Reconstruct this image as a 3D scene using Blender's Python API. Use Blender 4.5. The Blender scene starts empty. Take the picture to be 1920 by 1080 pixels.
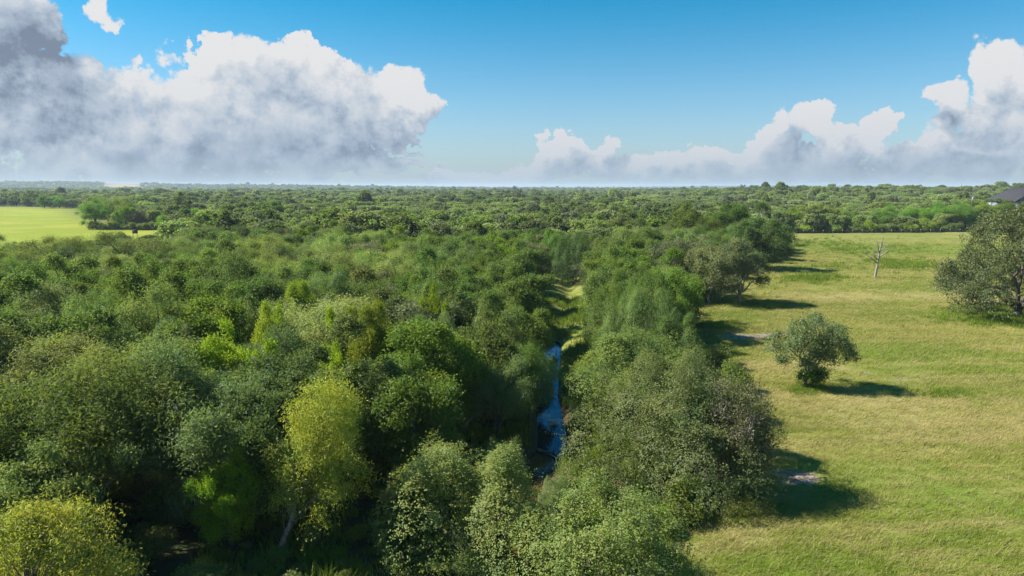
import bpy, math, random
import numpy as np
from mathutils import Vector

random.seed(7)
rng = np.random.default_rng(7)
scene = bpy.context.scene
C = scene.collection
R = math.radians

# ------------------------------------------------------------------ camera
CAM_H, PITCH, F = 18.0, R(8.4), 1280.0          # focal length in pixels of a 1920 wide frame
cam_d = bpy.data.cameras.new('camera')
cam_d.sensor_width = 36.0
cam_d.lens = 36.0 * F / 1920.0
cam_d.clip_start, cam_d.clip_end = 0.5, 40000.0
cam = bpy.data.objects.new('camera', cam_d)
cam.location = (0, 0, CAM_H)
cam.rotation_euler = (R(90) - PITCH, 0, 0)
C.objects.link(cam)
scene.camera = cam

scene.render.engine = 'CYCLES'
cy = scene.cycles
cy.max_bounces, cy.diffuse_bounces, cy.glossy_bounces = 6, 3, 2
cy.transmission_bounces, cy.transparent_max_bounces, cy.volume_bounces = 4, 6, 0
cy.use_denoising = True
cy.denoiser = 'OPENIMAGEDENOISE'
cy.denoising_input_passes = 'RGB_ALBEDO_NORMAL'
cy.denoising_prefilter = 'NONE'
cy.caustics_reflective = cy.caustics_refractive = False
scene.view_settings.view_transform = 'Standard'
scene.view_settings.look = 'None'
EXPO = 1.1
scene.view_settings.exposure = EXPO
scene.view_settings.gamma = 1.0
scene.view_settings.use_curve_mapping = False

SUN_AZ, SUN_EL, SUN_STRENGTH, SKY_STRENGTH = R(-85.0), R(42.0), 5.0, 0.10


def ray(px, py):
    x, v = (px - 960.0) / F, -(py - 540.0) / F
    return np.array([x, math.cos(PITCH) + v * math.sin(PITCH), -math.sin(PITCH) + v * math.cos(PITCH)])


def at(px, py, z=0.0):
    """the point of the level z under a pixel of the photograph"""
    d = ray(px, py)
    t = (z - CAM_H) / d[2]
    return np.array([d[0] * t, d[1] * t])


def azel(px, py):
    d = ray(px, py)
    return math.degrees(math.atan2(d[0], d[1])), math.degrees(math.atan2(d[2], math.hypot(d[0], d[1])))


# ------------------------------------------------------------------ node helper
class NT:
    def __init__(self, tree):
        self.t = tree
        self.n = tree.nodes
        self.l = tree.links

    def new(self, kind, **kw):
        n = self.n.new(kind)
        for k, v in kw.items():
            setattr(n, k, v)
        return n

    def put(self, sock, v):
        if v is None:
            return
        if isinstance(v, bpy.types.NodeSocket):
            self.l.new(v, sock)
        else:
            sock.default_value = v

    def m(self, op, a, b=None, c=None, clamp=False):
        n = self.new('ShaderNodeMath', operation=op, use_clamp=clamp)
        for i, v in enumerate((a, b, c)):
            self.put(n.inputs[i], v)
        return n.outputs[0]

    def v(self, op, a, b=None, scale=None):
        n = self.new('ShaderNodeVectorMath', operation=op)
        self.put(n.inputs[0], a)
        self.put(n.inputs[1], b)
        if scale is not None:
            self.put(n.inputs['Scale'], scale)
        return n.outputs['Value'] if op in ('DOT_PRODUCT', 'LENGTH') else n.outputs[0]

    def step(self, x, a, b, lo=0.0, hi=1.0):
        n = self.new('ShaderNodeMapRange', interpolation_type='SMOOTHSTEP')
        self.put(n.inputs[0], x)
        for i, q in enumerate((a, b, lo, hi)):
            self.put(n.inputs[i + 1], q)
        return n.outputs[0]

    def mix(self, f, a, b, blend='MIX'):
        n = self.new('ShaderNodeMix', data_type='RGBA', blend_type=blend)
        self.put(n.inputs[0], f)
        self.put(n.inputs[6], a if isinstance(a, bpy.types.NodeSocket) else (*a, 1.0)[:4])
        self.put(n.inputs[7], b if isinstance(b, bpy.types.NodeSocket) else (*b, 1.0)[:4])
        return n.outputs[2]

    def noise(self, vec, scale, detail=4.0, rough=0.55, lac=2.0, dist=0.0):
        n = self.new('ShaderNodeTexNoise')
        self.put(n.inputs['Vector'], vec)
        n.inputs['Scale'].default_value = scale
        n.inputs['Detail'].default_value = detail
        n.inputs['Roughness'].default_value = rough
        n.inputs['Lacunarity'].default_value = lac
        n.inputs['Distortion'].default_value = dist
        return n


# ------------------------------------------------------------------ sky with clouds
world = bpy.data.worlds.new('World')
scene.world = world
world.use_nodes = True
W = NT(world.node_tree)
W.n.clear()
w_out = W.new('ShaderNodeOutputWorld')
w_bg = W.new('ShaderNodeBackground')
w_bg.inputs['Strength'].default_value = SKY_STRENGTH
W.l.new(w_bg.outputs[0], w_out.inputs[0])
w_sky = W.new('ShaderNodeTexSky', sky_type='NISHITA')
w_sky.sun_disc = False
w_sky.sun_elevation = SUN_EL
w_sky.sun_rotation = SUN_AZ % (2 * math.pi)
w_sky.altitude = 100
w_sky.air_density, w_sky.dust_density, w_sky.ozone_density = 1.0, 0.6, 2.0
w_dir = W.v('NORMALIZE', W.new('ShaderNodeTexCoord').outputs['Generated'])
sep = W.new('ShaderNodeSeparateXYZ')
W.l.new(w_dir, sep.inputs[0])
DEG = 57.29578
az = W.m('MULTIPLY', W.m('ARCTAN2', sep.outputs[0], sep.outputs[1]), DEG)
el = W.m('MULTIPLY', W.m('ARCSINE', sep.outputs[2]), DEG)


def ell(px, py, rx, ry):
    a0, e0 = azel(px - rx, py)
    a1, e1 = azel(px + rx, py)
    b0 = azel(px, py - ry)[1]
    b1 = azel(px, py + ry)[1]
    ca, ce = azel(px, py)
    return ca, ce, abs(a1 - a0) / 2, abs(b0 - b1) / 2


# (x, y, rx, ry) of the photograph's cloud masses, turned into bearings and heights in degrees
COVER = [
    # dark near cloud, upper left
    (-60, 60, 250, 150), (60, 170, 230, 150), (40, 20, 150, 90), (190, 180, 120, 90), (205, 14, 46, 40), (250, 240, 150, 90), (-100, 260, 260, 130),
    # the great anvil
    (330, 150, 160, 95), (450, 150, 180, 92), (560, 160, 150, 92), (630, 200, 130, 105), (690, 225, 90, 100), (560, 105, 52, 48), (385, 95, 80, 40), (470, 110, 90, 45),
    (240, 200, 150, 110), (380, 225, 230, 120), (560, 240, 200, 120), (250, 315, 420, 62), (560, 320, 300, 50), (740, 210, 90, 65), (790, 190, 66, 30), (760, 165, 70, 24), (500, 280, 240, 90), (300, 280, 260, 90), (760, 300, 70, 16), (770, 272, 45, 11),
    # cumulus bank along the horizon
    (1040, 290, 62, 42), (1135, 284, 36, 34), (1080, 312, 140, 36), (1240, 305, 110, 26), (1200, 302, 30, 22), (1330, 292, 90, 34), (1430, 262, 70, 50), (1480, 238, 58, 44), (1535, 240, 62, 48),
    (1600, 260, 110, 50), (1650, 225, 52, 30), (1500, 300, 260, 50), (1720, 290, 180, 60),
    # right cumulus
    (1500, 322, 640, 40), (1010, 332, 330, 24),
    (1880, 118, 70, 62), (1790, 165, 78, 40), (1860, 190, 120, 62), (1940, 130, 120, 80), (1830, 250, 130, 60), (1960, 240, 120, 100), (2050, 160, 120, 100),
]
DARK = [  # thick parts that let little sun through
    (70, 90, 220, 165, 1.15), (200, 160, 100, 80, 0.75), (-80, 120, 160, 130, 0.8), (110, 230, 170, 40, 0.55), (20, 250, 160, 30, 0.5), (260, 190, 70, 50, .45), (110, 190, 170, 70, .55), (10, -50, 230, 130, .9),
    (620, 240, 170, 90, 0.44), (480, 205, 150, 60, 0.24), (690, 180, 70, 50, .35), (420, 300, 260, 50, 0.5), (650, 310, 160, 40, .5),
    (1600, 300, 320, 40, 0.42), (1830, 235, 100, 28, 0.4), (1760, 275, 160, 30, .4), (1870, 165, 60, 24, .2), (1110, 312, 120, 22, .3), (1500, 280, 90, 22, .25),
]

flat = W.new('ShaderNodeCombineXYZ')
W.put(flat.inputs[0], az)
W.put(flat.inputs[1], el)
wn1 = W.noise(w_dir, 9.0, 3.0, 0.55)
wn2 = W.noise(w_dir, 34.0, 5.0, 0.6)
warp = W.v('SCALE', W.v('SUBTRACT', wn1.outputs['Color'], (0.5, 0.5, 0.5)), scale=7.0)
warp2 = W.v('SCALE', W.v('SUBTRACT', wn2.outputs['Color'], (0.5, 0.5, 0.5)), scale=3.2)
flat_w = W.v('ADD', W.v('ADD', flat.outputs[0], warp), warp2)
flat_w = W.v('MULTIPLY', flat_w, (1, 1, 0))


def field(vec, items, lit=False):
    acc = None
    for it in items:
        ca, ce, ra, re = ell(*it[:4])
        d = W.v('MULTIPLY', W.v('SUBTRACT', vec, (ca, ce, 0)), (1 / ra, 1 / re, 0))
        q = W.m('SUBTRACT', 1.0, W.v('DOT_PRODUCT', d, d))
        if len(it) > 4:
            q = W.m('MULTIPLY', W.m('MAXIMUM', q, 0.0), it[4])
        acc = q if acc is None else (W.m('MAXIMUM', acc, q) if len(it) > 4 else W.m('SMOOTH_MAX', acc, q, 0.25))
    return acc


def puff(vec):
    n = W.new('ShaderNodeTexVoronoi', feature='SMOOTH_F1')
    W.put(n.inputs['Vector'], vec)
    n.inputs['Scale'].default_value = 15.0
    n.inputs['Detail'].default_value = 5.0
    n.inputs['Roughness'].default_value = 0.6
    n.inputs['Lacunarity'].default_value = 2.3
    n.inputs['Smoothness'].default_value = 0.6
    return W.m('MULTIPLY', W.m('SUBTRACT', 0.74, n.outputs['Distance']), 1.05)


# clouds elsewhere round the horizon, of the same kind as those in view
gen = W.noise(w_dir, 3.1, 5.0, 0.55).outputs['Fac']
gen = W.m('MULTIPLY', W.m('SUBTRACT', gen, 0.50), 6.0)
gen = W.m('SUBTRACT', gen, W.step(el, 18.0, 60.0, 0.0, 2.0))
away = W.step(W.m('ABSOLUTE', az), 40.0, 52.0)
gen = W.m('ADD', gen, W.m('MULTIPLY', W.m('SUBTRACT', away, 1.0), 8.0))

SX, SY = -1.1, 1.7                     # towards the sun, in degrees of bearing and height
puff_a = puff(w_dir)
sunvec = Vector((math.sin(SUN_AZ) * math.cos(SUN_EL), math.cos(SUN_AZ) * math.cos(SUN_EL), math.sin(SUN_EL)))
dir_b = W.v('ADD', w_dir, tuple(sunvec * 0.020))
puff_b = puff(dir_b)
cov_a = W.m('MAXIMUM', field(flat_w, COVER), gen)
cov_b = W.m('MAXIMUM', field(W.v('ADD', flat_w, (SX, SY, 0)), COVER), gen)
den_a = W.m('ADD', cov_a, puff_a)
den_b = W.m('ADD', cov_b, puff_b)
soft = W.step(wn1.outputs['Fac'], 0.42, 0.64, 0.05, 0.22)
alpha = W.step(den_a, W.m('MULTIPLY', soft, -0.8), soft)
relief = W.m('SUBTRACT', den_a, den_b)
fine = W.m('SUBTRACT', W.noise(w_dir, 22.0, 6.0, 0.6).outputs['Fac'], 0.5)
dark = field(W.v('ADD', flat_w, W.v('SCALE', warp, scale=0.7)), DARK)
lit = W.m('ADD', 0.79, W.m('MULTIPLY', relief, W.step(den_a, 0.3, 1.5, 0.60, 0.16)))
lit = W.m('ADD', lit, W.m('MULTIPLY', fine, W.step(den_a, 0.3, 1.4, 0.42, 0.16)))
lit = W.m('SUBTRACT', lit, W.m('MULTIPLY', dark, 0.56))
thick = W.step(den_a, 0.5, 1.5, 0.0, 0.10)
lit = W.m('SUBTRACT', lit, W.m('MULTIPLY', W.m('POWER', 2.71828, W.m('MULTIPLY', W.m('MAXIMUM', el, 0.0), -0.22)), 0.36))
lit = W.m('SUBTRACT', lit, thick, clamp=True)
ramp = W.new('ShaderNodeValToRGB')
W.put(ramp.inputs[0], lit)
cr = ramp.color_ramp
cr.elements[0].position, cr.elements[0].color = 0.05, (0.24, 0.30, 0.41, 1)
cr.elements[1].position, cr.elements[1].color = 0.95, (0.97, 0.97, 0.98, 1)
for p_, c_ in ((0.32, (0.43, 0.53, 0.66, 1)), (0.52, (0.60, 0.69, 0.80, 1)), (0.72, (0.78, 0.83, 0.89, 1))):
    e_ = cr.elements.new(p_)
    e_.color = c_
cloud_rgb = W.v('SCALE', ramp.outputs[0], scale=0.83 / SKY_STRENGTH / 2 ** EXPO)
tint = W.mix(W.step(el, 0.0, 18.0), (0.80, 0.94, 1.06), (0.0, 0.76, 0.97))
sky_rgb = W.mix(1.0, w_sky.outputs[0], tint, 'MULTIPLY')
sky_rgb = W.v('SCALE', sky_rgb, scale=0.66)
low = W.m('POWER', 2.71828, W.m('MULTIPLY', W.m('MAXIMUM', el, 0.0), -0.30))
alpha = W.m('MULTIPLY', alpha, W.step(el, -0.5, 3.0, 0.6, 1.0))
sky_c = W.mix(alpha, sky_rgb, cloud_rgb)
sky_c = W.mix(W.m('MULTIPLY', low, 0.80), sky_c, tuple(q / SKY_STRENGTH / 2 ** EXPO for q in (0.31, 0.40, 0.52)))
W.put(w_bg.inputs['Color'], sky_c)
world.cycles.sampling_method = 'MANUAL'
world.cycles.sample_map_resolution = 512

# ------------------------------------------------------------------ sun
sun_d = bpy.data.lights.new('sun', 'SUN')
sun_d.energy = SUN_STRENGTH
sun_d.angle = R(0.55)
sun_d.color = (1.0, 0.94, 0.84)
sun = bpy.data.objects.new('sun', sun_d)
sun.rotation_euler = (-sunvec).to_track_quat('-Z', 'Y').to_euler()
sun.location = (-60, 20, 60)
C.objects.link(sun)


# ------------------------------------------------------------------ shared helpers
def tag(o, label=None, cat=None, group=None, kind=None):
    if label:
        o['label'] = label
    if cat:
        o['category'] = cat
    if group:
        o['group'] = group
    if kind:
        o['kind'] = kind
    return o


def empty(name, loc, rz=0.0):
    o = bpy.data.objects.new(name, None)
    o.location = loc
    o.rotation_euler = (0, 0, rz)
    o.empty_display_size = 0.3
    C.objects.link(o)
    return o


def mesh_np(name, verts, faces, mat, smooth=False):
    """verts n x 3, faces: list of (m x k) integer arrays"""
    me = bpy.data.meshes.new(name)
    verts = np.asarray(verts, dtype=np.float32)
    me.vertices.add(len(verts))
    me.vertices.foreach_set('co', verts.ravel())
    loops = np.concatenate([np.asarray(f, dtype=np.int32).ravel() for f in faces])
    sizes = np.concatenate([np.full(len(f), f.shape[1], dtype=np.int32) for f in faces])
    starts = np.concatenate([[0], np.cumsum(sizes)[:-1]]).astype(np.int32)
    me.loops.add(len(loops))
    me.loops.foreach_set('vertex_index', loops)
    me.polygons.add(len(sizes))
    me.polygons.foreach_set('loop_start', starts)
    me.polygons.foreach_set('loop_total', sizes)
    if smooth:
        me.polygons.foreach_set('use_smooth', np.ones(len(sizes), dtype=bool))
    me.update(calc_edges=True)
    if mat is not None:
        me.materials.append(mat)
    return me


def link(name, me, parent=None, loc=(0, 0, 0)):
    o = bpy.data.objects.new(name, me)
    o.location = loc
    C.objects.link(o)
    if parent is not None:
        o.parent = parent
    return o


class Tubes:
    """collects boxes and tapering tubes into one mesh"""

    def __init__(self):
        self.v, self.q, self.n = [], [], 0

    def tube(self, pts, radii, sides=5):
        pts = np.asarray(pts, float)
        k = len(pts)
        tan = np.gradient(pts, axis=0)
        tan /= np.linalg.norm(tan, axis=1)[:, None] + 1e-9
        ref = np.array([0.31, 0.87, 0.12])
        u = np.cross(tan, ref)
        u /= np.linalg.norm(u, axis=1)[:, None] + 1e-9
        w = np.cross(tan, u)
        a = np.arange(sides) * 2 * math.pi / sides
        ring = pts[:, None, :] + np.asarray(radii, float)[:, None, None] * (np.cos(a)[None, :, None] * u[:, None, :] + np.sin(a)[None, :, None] * w[:, None, :])
        self.v.append(ring.reshape(-1, 3))
        i, j = np.meshgrid(np.arange(k - 1), np.arange(sides), indexing='ij')
        b = self.n + i * sides
        self.q.append(np.stack([b + j, b + (j + 1) % sides, b + sides + (j + 1) % sides, b + sides + j], -1).reshape(-1, 4))
        self.n += k * sides

    def box(self, c, s, rz=0.0):
        c, s = np.asarray(c, float), np.asarray(s, float) / 2
        p = np.array([[x, y, z] for z in (-1, 1) for y in (-1, 1) for x in (-1, 1)], float) * s
        ca, sa = math.cos(rz), math.sin(rz)
        p = np.stack([p[:, 0] * ca - p[:, 1] * sa, p[:, 0] * sa + p[:, 1] * ca, p[:, 2]], 1) + c
        f = np.array([[0, 2, 3, 1], [4, 5, 7, 6], [0, 1, 5, 4], [2, 6, 7, 3], [0, 4, 6, 2], [1, 3, 7, 5]]) + self.n
        self.v.append(p)
        self.q.append(f)
        self.n += 8

    def mesh(self, name, mat, smooth=False):
        return mesh_np(name, np.concatenate(self.v), [np.concatenate(self.q)], mat, smooth)


def smooth(x, a, b):
    t = np.clip((x - a) / (b - a), 0, 1)
    return t * t * (3 - 2 * t)


_wv = np.random.default_rng(3)
_K = _wv.normal(size=(24, 3))
_K /= np.linalg.norm(_K, axis=1)[:, None]
_K *= _wv.uniform(0.6, 2.2, 24)[:, None]
_PH = _wv.uniform(0, 6.28, 24)


def wobble(p, scale=1.0):
    """smooth pseudo noise about -1..1 of n x 3 points"""
    return np.sin((p * scale) @ _K.T + _PH).sum(1) / 5.0


# ------------------------------------------------------------------ terrain
CREEK_PX = [(900, 1300), (930, 1120), (955, 1010), (970, 930), (1000, 885), (1036, 845), (1034, 800), (1024, 750), (1026, 700), (1036, 655), (1050, 610), (1072, 575), (1062, 530), (1046, 498), (1075, 470), (1040, 440), (960, 420), (900, 408), (880, 395)]
CREEK = np.array([at(x, y, -1.7) for x, y in CREEK_PX])


def polyline_dist(x, y, line):
    best = np.full(np.shape(x), 1e9)
    for a, b in zip(line[:-1], line[1:]):
        d = b - a
        t = np.clip(((x - a[0]) * d[0] + (y - a[1]) * d[1]) / (d @ d), 0, 1)
        best = np.minimum(best, np.hypot(x - a[0] - t * d[0], y - a[1] - t * d[1]))
    return best


def inside(x, y, poly):
    x, y = np.asarray(x, float), np.asarray(y, float)
    c = np.zeros(x.shape, bool)
    for (x0, y0), (x1, y1) in zip(poly, np.roll(poly, -1, axis=0)):
        hit = ((y0 > y) != (y1 > y)) & (x < (x1 - x0) * (y - y0) / (y1 - y0 + 1e-12) + x0)
        c ^= hit
    return c


def poly_sd(x, y, poly):
    """signed distance, positive inside"""
    d = polyline_dist(x, y, np.vstack([poly, poly[:1]]))
    return np.where(inside(x, y, poly), d, -d)


FIELD = np.array([at(*p) for p in [(1270, 1150), (1285, 1040), (1300, 985), (1400, 930), (1415, 850), (1385, 760), (1350, 700), (1290, 655), (1285, 620), (1300, 570), (1345, 530), (1420, 490), (1470, 468), (1468, 437), (1600, 436), (1790, 436), (1900, 440)]] + [np.array([330.0, 235.0]), np.array([330.0, 20.0]), np.array([14.0, 14.0])])
LEFT_FIELD = np.array([at(*p) for p in [(-250, 470), (-250, 389), (0, 388), (140, 391), (158, 405), (205, 428), (305, 430), (318, 441), (250, 452), (190, 468), (60, 476)]])
GAP = np.array([at(*q, -1) for q in [(1000, 690), (1012, 560), (1035, 520), (1095, 530), (1100, 600), (1078, 670), (1050, 720)]])
CLEARING = np.array([at(*p) for p in [(1052, 428), (1052, 421), (1112, 422), (1116, 428)]])
TAN = [np.array([at(*p, 0) for p in q]) for q in ([(200, 357.6), (200, 354.6), (262, 354.6), (262, 357.6)], [(1735, 385), (1740, 378), (1822, 378), (1820, 385)])]


def terrain(x, y):
    x, y = np.asarray(x, float), np.asarray(y, float)
    p = np.stack([x, y, np.zeros_like(x)], -1).reshape(-1, 3)
    near = wobble(p, 0.045).reshape(x.shape) * 0.30 + wobble(p, 0.30).reshape(x.shape) * 0.05
    cdist = polyline_dist(x, y, CREEK)
    z = near * (1 - 0.9 * np.exp(-(cdist / 4.0) ** 2)) * (1 - smooth(np.hypot(x, y), 200, 500) * 0.3)
    z = z + 6.0 * np.exp(-(((x - 262) / 70) ** 2 + ((y - 345) / 60) ** 2))
    z = z + 9.0 * smooth(x - 0.10 * y, 40, 260) * smooth(y, 330, 800) * (1 - smooth(y, 900, 1700))
    z = z + 46.0 * np.exp(-(((x + 3300) / 1900) ** 2 + ((y - 4300) / 700) ** 2))
    z = z + 12.0 * np.exp(-(((x + 900) / 900) ** 2 + ((y - 3900) / 500) ** 2))
    z = z + 30.0 * np.exp(-(((x - 4200) / 2600) ** 2 + ((y - 8200) / 700) ** 2))
    z = z + 3.0 * wobble(p, 0.004).reshape(x.shape) * smooth(y, 500, 1200)
    d = cdist
    deep = 1 - 0.62 * smooth(y, 80, 92)
    z = z - (2.15 * np.exp(-(d / 1.5) ** 2) + 0.55 * np.exp(-(d / 9.0) ** 2)) * deep
    return z


def tz(x, y):
    return float(terrain(np.array([x]), np.array([y]))[0])


def lines(lo, hi, stepsize, out_lo, out_hi, grow=1.16):
    a = list(np.arange(lo, hi, stepsize))
    s = stepsize
    while a[-1] < out_hi:
        s *= grow
        a.append(a[-1] + s)
    s, b = stepsize, [a[0]]
    while b[-1] > out_lo:
        s *= grow
        b.append(b[-1] - s)
    return np.array(b[:0:-1] + a)


gx = lines(-46, 80, 0.8, -12000, 12000, 1.07)
gy = lines(16, 150, 0.8, -500, 14000, 1.05)
GX, GY = np.meshgrid(gx, gy)
GZ = terrain(GX, GY)
nx, ny = len(gx), len(gy)
ii, jj = np.meshgrid(np.arange(ny - 1), np.arange(nx - 1), indexing='ij')
quad = np.stack([ii * nx + jj, ii * nx + jj + 1, (ii + 1) * nx + jj + 1, (ii + 1) * nx + jj], -1).reshape(-1, 4)

# bare soil patches: (pixel x, y, half width m, half depth m)
DIRT = [(1398, 631, 2.6, 1.5), (1448, 626, 2.2, 0.9), (1478, 896, 1.7, 1.2), (1500, 905, .6, .5), (1690, 714, .9, .35), (1618, 699, .8, .3), (1300, 470, 4, 3), (1488, 452, 3.0, 5.0)]


def masks(x, y):
    sd = poly_sd(x, y, FIELD)
    f = np.maximum(smooth(sd, -1.5, 1.2), smooth(poly_sd(x, y, GAP), -3, 1))
    lf = smooth(poly_sd(x, y, LEFT_FIELD), -4, 4)
    cl = smooth(poly_sd(x, y, CLEARING), -3, 3)
    tn = np.maximum(smooth(poly_sd(x, y, TAN[0]), -10, 10), smooth(poly_sd(x, y, TAN[1]), -4, 4))
    dirt = np.zeros_like(x)
    for px, py, rx, ry in DIRT:
        c = at(px, py)
        dirt = np.maximum(dirt, 1 - ((x - c[0]) / (rx * 1.6)) ** 2 - ((y - c[1]) / (ry * 1.6)) ** 2)
    return f, lf, cl, tn, np.clip(dirt, 0, 1)


mf, mlf, mcl, mtn, mdirt = masks(GX, GY)
mcreek = np.exp(-(polyline_dist(GX, GY, CREEK) / 2.0) ** 2) * (1 - smooth(GY, 72, 84))


STRAW = [(1640, 760, 17, 5.0), (1830, 800, 13, 6.0), (1470, 690, 9, 3.2), (1690, 797, 2.6, 1.6), (1400, 1010, 3.2, 1.6), (1560, 560, 14, 7), (1800, 560, 16, 8)]
GREEN = [(1620, 890, 8, 3.4), (1830, 940, 7, 3.2), (1500, 1060, 5, 2.0), (1700, 660, 11, 5), (1380, 590, 7, 6), (1650, 465, 55, 30), (1870, 590, 15, 7), (1330, 660, 5, 4)]


def pasture_colour(T, pos, gain=1.0):
    """yellow-green grass with straw patches, wind-laid streaks and faint mowing lines"""
    def mapped(rot, sc):
        n = T.new('ShaderNodeMapping')
        T.put(n.inputs[0], pos)
        n.inputs['Rotation'].default_value = (0, 0, R(rot))
        n.inputs['Scale'].default_value = sc
        return n.outputs[0]

    def c(*q):
        return tuple(v * gain for v in q)

    def patches(items):
        acc = None
        for px, py, rx, ry in items:
            o = at(px, py)
            d = T.v('MULTIPLY', T.v('SUBTRACT', pos, (o[0], o[1], 0)), (1 / rx, 1 / ry, 0))
            q = T.m('SUBTRACT', 1.0, T.v('DOT_PRODUCT', d, d))
            acc = q if acc is None else T.m('MAXIMUM', acc, q)
        return T.m('MAXIMUM', acc, -1.0)
    big = T.noise(pos, 0.055, 4, 0.6).outputs['Fac']
    mid = T.noise(mapped(-28, (0.28, 1.1, 1.0)), 0.55, 6, 0.65, dist=0.6).outputs['Fac']
    lane = T.noise(mapped(34, (0.18, 5.0, 1.0)), 0.10, 3, 0.5).outputs['Fac']
    rag = T.m('MULTIPLY', T.m('SUBTRACT', T.noise(pos, 0.35, 5, 0.65).outputs['Fac'], 0.5), 3.2)
    g = T.mix(T.step(big, 0.40, 0.62), c(0.130, 0.164, 0.021), c(0.195, 0.195, 0.044))
    g = T.mix(T.m('MULTIPLY', T.step(mid, 0.44, 0.68), 0.70), g, c(0.260, 0.228, 0.084))
    g = T.mix(T.m('MULTIPLY', T.step(mid, 0.46, 0.32), 0.6), g, c(0.092, 0.128, 0.019))
    g = T.mix(T.m('MULTIPLY', T.step(lane, 0.52, 0.60), 0.45), g, c(0.235, 0.205, 0.075))
    g = T.mix(T.m('MULTIPLY', T.step(T.m('ADD', patches(STRAW), rag), 0.0, 1.2), 0.75), g, c(0.285, 0.240, 0.098))
    g = T.mix(T.m('MULTIPLY', T.step(T.m('ADD', patches(GREEN), rag), 0.0, 1.2), 0.75), g, c(0.112, 0.162, 0.018))
    return g, mid


def ground_material():
    mat = bpy.data.materials.new('ground')
    mat.use_nodes = True
    T = NT(mat.node_tree)
    b = T.n['Principled BSDF']
    pos = T.new('ShaderNodeNewGeometry').outputs['Position']

    def attr(nm):
        return T.new('ShaderNodeAttribute', attribute_name=nm).outputs['Fac']
    g, mid = pasture_colour(T, pos, 1.18)
    fine_ = T.noise(pos, 4.0, 6, 0.7).outputs['Fac']
    g = T.mix(T.step(fine_, 0.3, 0.75, 0.0, 0.55), g, T.mix(1.0, g, (0.45, 0.50, 0.42), 'MULTIPLY'))
    lush = T.mix(T.step(T.noise(pos, 0.03, 4, 0.6).outputs['Fac'], 0.4, 0.65), (0.205, 0.248, 0.014), (0.280, 0.290, 0.030))
    lush = T.mix(T.step(fine_, 0.3, 0.75, 0.0, 0.4), lush, T.mix(1.0, lush, (0.6, 0.65, 0.5), 'MULTIPLY'))
    litter = T.mix(T.step(T.noise(pos, 0.7, 5, 0.6).outputs['Fac'], 0.4, 0.62), (0.040, 0.055, 0.018), (0.085, 0.070, 0.040))
    litter = T.mix(T.step(fine_, 0.42, 0.7, 0, .5), litter, (0.045, 0.075, 0.018))
    tan_ = (0.36, 0.27, 0.13)
    soil = T.mix(T.step(T.noise(pos, 2.2, 6, 0.7).outputs['Fac'], 0.4, 0.62), (0.13, 0.10, 0.08), (0.33, 0.27, 0.215))
    mud = T.mix(fine_, (0.055, 0.040, 0.022), (0.13, 0.095, 0.055))
    edge = T.m('MULTIPLY', T.m('SUBTRACT', T.noise(pos, 0.9, 5, 0.7).outputs['Fac'], 0.5), 1.6)
    col = litter
    col = T.mix(T.step(T.m('ADD', attr('creek'), T.m('MULTIPLY', edge, 0.35)), 0.35, 0.75), col, mud)
    col = T.mix(T.step(T.m('ADD', attr('field'), T.m('MULTIPLY', edge, 0.5)), 0.3, 0.7), col, g)
    col = T.mix(T.m('MAXIMUM', attr('lush'), attr('clearing')), col, lush)
    col = T.mix(attr('tan'), col, tan_)
    col = T.mix(T.step(T.m('ADD', attr('dirt'), edge), 0.42, 0.62), col, soil)
    T.put(b.inputs['Base Color'], col)
    b.inputs['Roughness'].default_value = 0.9
    b.inputs['Specular IOR Level'].default_value = 0.15
    bump = T.new('ShaderNodeBump')
    bump.inputs['Strength'].default_value = 0.8
    bump.inputs['Distance'].default_value = 0.25
    T.put(bump.inputs['Height'], T.m('ADD', T.m('MULTIPLY', fine_, 0.6), mid))
    T.put(b.inputs['Normal'], bump.outputs[0])
    return mat


g_me = mesh_np('ground', np.stack([GX, GY, GZ], -1).reshape(-1, 3), [quad], ground_material(), True)
for nm, arr in (('field', mf), ('lush', mlf), ('clearing', mcl), ('tan', mtn), ('dirt', mdirt), ('creek', mcreek)):
    a_ = g_me.attributes.new(nm, 'FLOAT', 'POINT')
    a_.data.foreach_set('value', arr.ravel().astype(np.float32))
tag(link('ground', g_me), kind='structure')

# ------------------------------------------------------------------ creek water
wm = bpy.data.materials.new('creek_water')
wm.use_nodes = True
T = NT(wm.node_tree)
T.n.clear()
wo = T.new('ShaderNodeOutputMaterial')
wpos = T.new('ShaderNodeNewGeometry').outputs['Position']
wd = T.new('ShaderNodeBsdfDiffuse')
sepw = T.new('ShaderNodeSeparateXYZ')
T.put(sepw.inputs[0], wpos)
pool = at(1020, 870, -1.7)
T.put(wd.inputs[0], T.mix(T.step(T.m('ADD', sepw.outputs[1], T.m('MULTIPLY', T.noise(wpos, 0.8, 4).outputs['Fac'], 2.0)), pool[1] + 1.2, pool[1] + 4.2), (0.110, 0.062, 0.022), (0.010, 0.022, 0.030)))
wg = T.new('ShaderNodeBsdfGlossy')
wg.inputs['Color'].default_value = (0.48, 0.78, 1.0, 1)
wg.inputs['Roughness'].default_value = 0.04
wb = T.new('ShaderNodeBump')
wb.inputs['Strength'].default_value = 0.03
wb.inputs['Distance'].default_value = 0.03
T.put(wb.inputs['Height'], T.noise(wpos, 3.5, 4, 0.6).outputs['Fac'])
T.put(wg.inputs['Normal'], wb.outputs[0])
fr = T.new('ShaderNodeFresnel')
fr.inputs['IOR'].default_value = 1.36
wmix = T.new('ShaderNodeMixShader')
T.put(wmix.inputs[0], fr.outputs[0])
T.put(wmix.inputs[1], wd.outputs[0])
T.put(wmix.inputs[2], wg.outputs[0])
T.put(wo.inputs[0], wmix.outputs[0])
tan_c = np.gradient(CREEK, axis=0)
tan_c /= np.linalg.norm(tan_c, axis=1)[:, None]
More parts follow.
